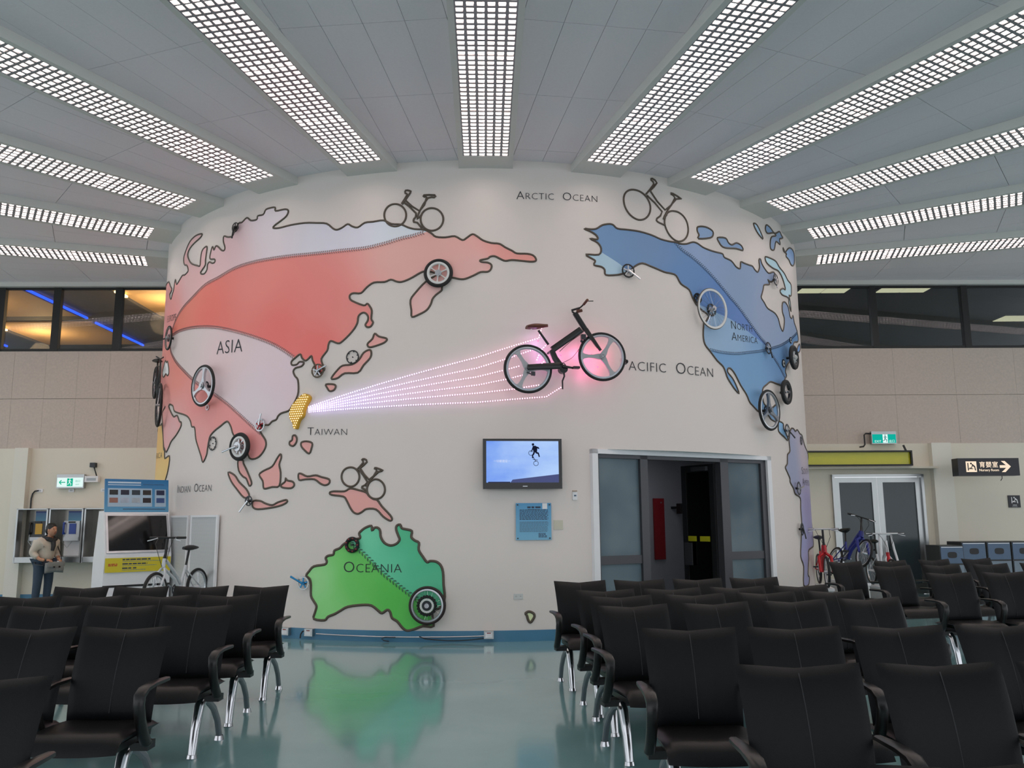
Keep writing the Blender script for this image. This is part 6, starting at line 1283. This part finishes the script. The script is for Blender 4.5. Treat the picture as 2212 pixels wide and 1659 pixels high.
def nursery(t, cx, cz, s, m, y):
    mb = MB(); mb.bar((cx - .32 * s, y, cz - .36 * s), (cx - .32 * s, y, cz + .36 * s), .09 * s, .004, (0, 1, 0)); mb.bar((cx - .3 * s, y, cz - .2 * s), (cx + .15 * s, y, cz - .2 * s), .07 * s, .004, (0, 1, 0)); mb.ball((cx - .02 * s, y, cz + .3 * s), (.09 * s, .003, .09 * s), 8, 5)
    mb.bar((cx + .06 * s, y, cz + .22 * s), (cx + .32 * s, y, cz - .02 * s), .13 * s, .004, (0, 1, 0)); mb.bar((cx + .31 * s, y, cz), (cx + .36 * s, y, cz - .36 * s), .1 * s, .004, (0, 1, 0)); mb.bar((cx + .1 * s, y, cz + .1 * s), (cx - .02 * s, y, cz - .12 * s), .07 * s, .004, (0, 1, 0)); mb.bar((cx - .2 * s, y, cz - .11 * s), (cx + .02 * s, y, cz - .13 * s), .07 * s, .004, (0, 1, 0))
    mb.build('pictogram', m, t, smooth=False)
nursery(t, -.335, .17, .2, DKP, -.019); flat_text('育嬰室', .118, GLOW, t, .0, .165, -.013, 'lettering', offset=0.0015, spacing=1.08); flat_text('Nursery Room', .062, GLOW, t, 0.0, .085, -.013, 'lettering', offset=0.0012)
mb = MB(); mb.prism([(.21, .145), (.21, .195), (.33, .195), (.24, .275), (.31, .275), (.42, .17), (.31, .065), (.24, .065), (.33, .145)], -.016, -.012); mb.build('arrow', GLOW, t, smooth=False)
MB().box((0, .5, .3), (.06, .8, .05)).box((0, .3, .165), (.3, .2, .1)).build('wall_arm', DKP, t, smooth=False); MB().tube([(.3, .1, 0), (.3, .1, -.05), (.27, .1, -.09)], .008, 6).build('cable', DARKR, t)
t = back_thing('small_sign', 'small square dark nursery pictogram sign on the right wall', 'sign', 10.0, 1.66, 0.01); MB().box((0, 0, .12), (.24, .015, .24)).build('plate', DKP, t, smooth=False); nursery(t, 0, .145, .17, WHITEP, -.012); flat_text('育嬰室', .03, WHITEP, t, 0, .035, -.0095); flat_text('Nursery Room', .017, WHITEP, t, 0, .014, -.0095)
BIN = mat('bin_blue_steel', (86, 106, 130), .4, metal=.25, vary=.08); BINS = mat('bin_side', (60, 62, 62), .5, vary=.08)
for i, (x0, x1, z, oo) in enumerate(((7.75, 8.19, .97, 1.3), (8.21, 8.66, 1.03, 1.2), (8.68, 9.12, 1.03, 1.2), (9.14, 9.58, 1.03, 1.2))):
    t = back_thing('recycling_bin', ['recycling bin nearest the pillar, lowest of the bin row', 'recycling bin second from the pillar', 'recycling bin with red sticker, third from the pillar', 'recycling bin at the right picture edge'][i], 'bin', (x0 + x1) / 2, 0, oo, 'recycling bins'); w = x1 - x0
    MB().box((0, .25, z / 2), (w, .5, z)).build('body', BINS, t, smooth=False); MB().box((0, -.006, z - .17), (w - .03, .012, .30)).build('upper_front', BIN, t, smooth=False); MB().box((0, -.006, (z - .34) / 2), (w - .03, .012, z - .36)).build('lower_door', mat('bin_pale', (120, 134, 146), .4, metal=.2, vary=.08), t, smooth=False)
    mb = MB(); n = 20; mb.prism([(.085 * math.copysign(abs(math.cos(2 * PI * k / n)) ** .6, math.cos(2 * PI * k / n)), z - .17 + .055 * math.copysign(abs(math.sin(2 * PI * k / n)) ** .6, math.sin(2 * PI * k / n))) for k in range(n)], -.016, -.011); mb.build('opening', BLACK, t, smooth=False)
    MB().box((0, -.014, z - .03), (w - .05, .006, .012)).build('trim_strip', ALU, t, smooth=False)
    if i == 2: MB().box((.02, -.015, z - .46), (.09, .004, .13)).build('red_sticker', mat('sticker_red', (150, 56, 62), .5, vary=.2, scale=60), t, smooth=False)

# ------------------------------------------------------------------ the person by the telephones
def skin_mesh(name, verts, edges, radii, root=0, sub=2):
    me = bpy.data.meshes.new(name); me.from_pydata(verts, edges, []); o = bpy.data.objects.new(name, me); COL.objects.link(o)
    md = o.modifiers.new('skin', 'SKIN'); md.use_smooth_shade = True
    for i, r in enumerate(radii):
        r = r if isinstance(r, tuple) else (r, r); me.skin_vertices[0].data[i].radius = r
        me.skin_vertices[0].data[i].use_root = (i == root)
    sb = o.modifiers.new('sub', 'SUBSURF'); sb.levels = sub; sb.render_levels = sub
    dg = bpy.context.evaluated_depsgraph_get(); r = bpy.data.meshes.new_from_object(o.evaluated_get(dg)); bpy.data.objects.remove(o)
    r.shade_smooth(); r.materials.clear()
    return r
SKIN = mat('skin', (196, 146, 118), 0.5, vary=.05, scale=20); HAIRM = mat('black_hair', (22, 18, 17), 0.45, vary=.2, scale=80); COAT = mat('cream_jacket', (206, 198, 184), 0.8, vary=.06, scale=14, bump=.3, bscale=60); JEAN = mat('blue_jeans', (58, 74, 92), 0.8, vary=.15, scale=24, bump=.3, bscale=90); SCARF = mat('dark_scarf', (52, 54, 56), 0.85, vary=.5, scale=60); BAGM = mat('grey_bag', (142, 146, 146), 0.75, vary=.2, scale=30); SHOE = mat('dark_shoe', (34, 32, 30), .5, vary=.1)
t = thing('person', 'person in cream jacket, scarf and jeans standing before the telephones, looking up to the right', 'person', (-8.66, 15.95, 0), R_(-24))
# x forward, y left; slight stoop, head lifted
V = [(0, 0, .82), (.02, 0, .95), (.05, 0, 1.08), (.08, 0, 1.17), (.11, 0, 1.235), (.13, 0, 1.28), (.15, 0, 1.36), (.14, 0, 1.42),
     (0, .09, .78), (.02, .10, .45), (-.01, .10, .08), (.09, .11, .03), (0, -.09, .78), (.0, -.10, .45), (-.03, -.10, .08), (.07, -.11, .03),
     (.06, .17, 1.16), (.0, .23, .96), (.16, .17, .84), (.23, .13, .82), (.06, -.17, 1.16), (-.02, -.24, .96), (.12, -.19, .84), (.20, -.14, .82)]
E_ = [(0, 1), (1, 2), (2, 3), (3, 4), (4, 5), (5, 6), (6, 7), (0, 8), (8, 9), (9, 10), (10, 11), (0, 12), (12, 13), (13, 14), (14, 15), (3, 16), (16, 17), (17, 18), (18, 19), (3, 20), (20, 21), (21, 22), (22, 23)]
RR = [(.12, .14), (.11, .13), (.12, .15), (.10, .14), .05, .052, (.085, .072), (.06, .055), .085, .06, .042, .035, .085, .06, .042, .035, .05, .036, .032, .03, .05, .036, .032, .03]
obj('body', skin_mesh('body', V, E_, RR), SKIN, t)
hd_ = MB().ball((.15, 0, 1.365), (.092, .073, .115), 16, 12); hd_.ball((.245, 0, 1.355), (.02, .014, .02), 8, 6).ball((.15, .075, 1.36), (.02, .012, .03), 8, 6).ball((.15, -.075, 1.36), (.02, .012, .03), 8, 6)
hd_.build('head', SKIN, t); mbf = MB()
for s in (-1, 1): mbf.ball((.228, s * .03, 1.385), (.008, .014, .007), 8, 5)
mbf.build('eyes', BLACK, t); MB().ball((.232, 0, 1.31), (.01, .025, .006), 8, 5).build('mouth', mat('lip', (150, 84, 76), .5, vary=.05), t)
hm = MB().ball((.125, 0, 1.405), (.105, .085, .095), 14, 10); hm.v = [(x, y, z if z > 1.36 or x < .12 else 1.36 + (z - 1.36) * .2 + .03) for x, y, z in hm.v]; hm.ball((.07, 0, 1.35), (.055, .075, .07), 10, 8).build('hair', HAIRM, t)
JV = [(0, 0, .80), (.01, 0, .93), (.04, 0, 1.07), (.06, 0, 1.17), (.055, .165, 1.155), (-.01, .235, .96), (.13, .18, .86), (.055, -.165, 1.155), (-.03, -.245, .96), (.09, -.195, .86), (.085, 0, 1.215)]
obj('jacket', skin_mesh('jacket', JV, [(0, 1), (1, 2), (2, 3), (3, 4), (4, 5), (5, 6), (3, 7), (7, 8), (8, 9), (3, 10)], [(.15, .17), (.155, .18), (.16, .19), (.125, .16), .085, .075, .055, .085, .075, .055, .075]), COAT, t)
obj('trousers', skin_mesh('trousers', [(0, 0, .80), (0, .095, .74), (.02, .105, .45), (-.01, .105, .10), (0, -.095, .74), (0, -.105, .45), (-.03, -.105, .10)], [(0, 1), (1, 2), (2, 3), (0, 4), (4, 5), (5, 6)], [(.135, .15), .105, .08, .065, .105, .08, .065]), JEAN, t)
MB().tube([(.06, .09, 1.22), (.17, .07, 1.20), (.2, 0, 1.17), (.17, -.07, 1.20), (.06, -.09, 1.22), (.02, 0, 1.24)], .04, 10, True).tube([(.19, .01, 1.17), (.22, .0, 1.08), (.21, -.01, .99)], [.045, .04, .03], 8).build('scarf', SCARF, t)
for s in (-1, 1): MB().ball((.05 - (.02 if s < 0 else 0), s * .108, .05), (.14, .05, .05), 10, 6).build('shoe', SHOE, t)
def hand(t, base, sy):
    bx, by, bz = base; hv = [(bx, by, bz), (bx + .05, by - sy * .02, bz)]; he = [(0, 1)]; hr = [.024, .026]
    for k, (dy, l) in enumerate(((-.024, .045), (-.008, .055), (.008, .052), (.024, .04))):
        i = len(hv); hv += [(bx + .065, by - sy * .03 + dy, bz), (bx + .065 + l * .6, by - sy * .04 + dy, bz - .012), (bx + .065 + l * .8, by - sy * .045 + dy, bz - .035)]; he += [(1, i), (i, i + 1), (i + 1, i + 2)]; hr += [.0095, .0085, .0075]
    i = len(hv); hv += [(bx + .03, by - sy * .045, bz + .012), (bx + .06, by - sy * .065, bz + .015)]; he += [(0, i), (i, i + 1)]; hr += [.01, .0085]
    obj('hand', skin_mesh('hand', hv, he, hr, 0, 1), SKIN, t)
hand(t, (.235, .12, .82), 1); hand(t, (.205, -.13, .82), -1)
b = thing('shoulder_bag', 'grey fabric bag held at the waist of the standing person', 'bag', (-8.66 + .23 * math.cos(R_(-24)), 15.95 + .23 * math.sin(R_(-24)), .70), R_(-24))
bm2 = pad(8, 8, lambda u, w_: (Vector((.05 + .02 * math.sin(3 * u), u * .19, w_ * .095 + .0 - .02 * abs(u))), Vector((1, 0, .3)).normalized()), .055, 4); bm2.build('body', BAGM, b)
MB().sweep([(.10, -.17, .05), (.115, 0, .04), (.10, .17, .05)], .09, .012, (0, .1, 1)).build('flap', BAGM, b); MB().tube([(.02, .18, .05), (-.04, .19, .2), (-.14, .17, .40), (-.21, .08, .50), (-.28, 0, .50), (-.36, -.06, .36), (-.34, -.14, .16), (-.2, -.2, .05), (.0, -.18, .03)], .010, 6).build('strap', DARKR, b); MB().box((.125, .05, .0), (.01, .03, .03)).box((.125, -.06, .0), (.01, .03, .03)).build('buckles', BLACK, b, smooth=False)
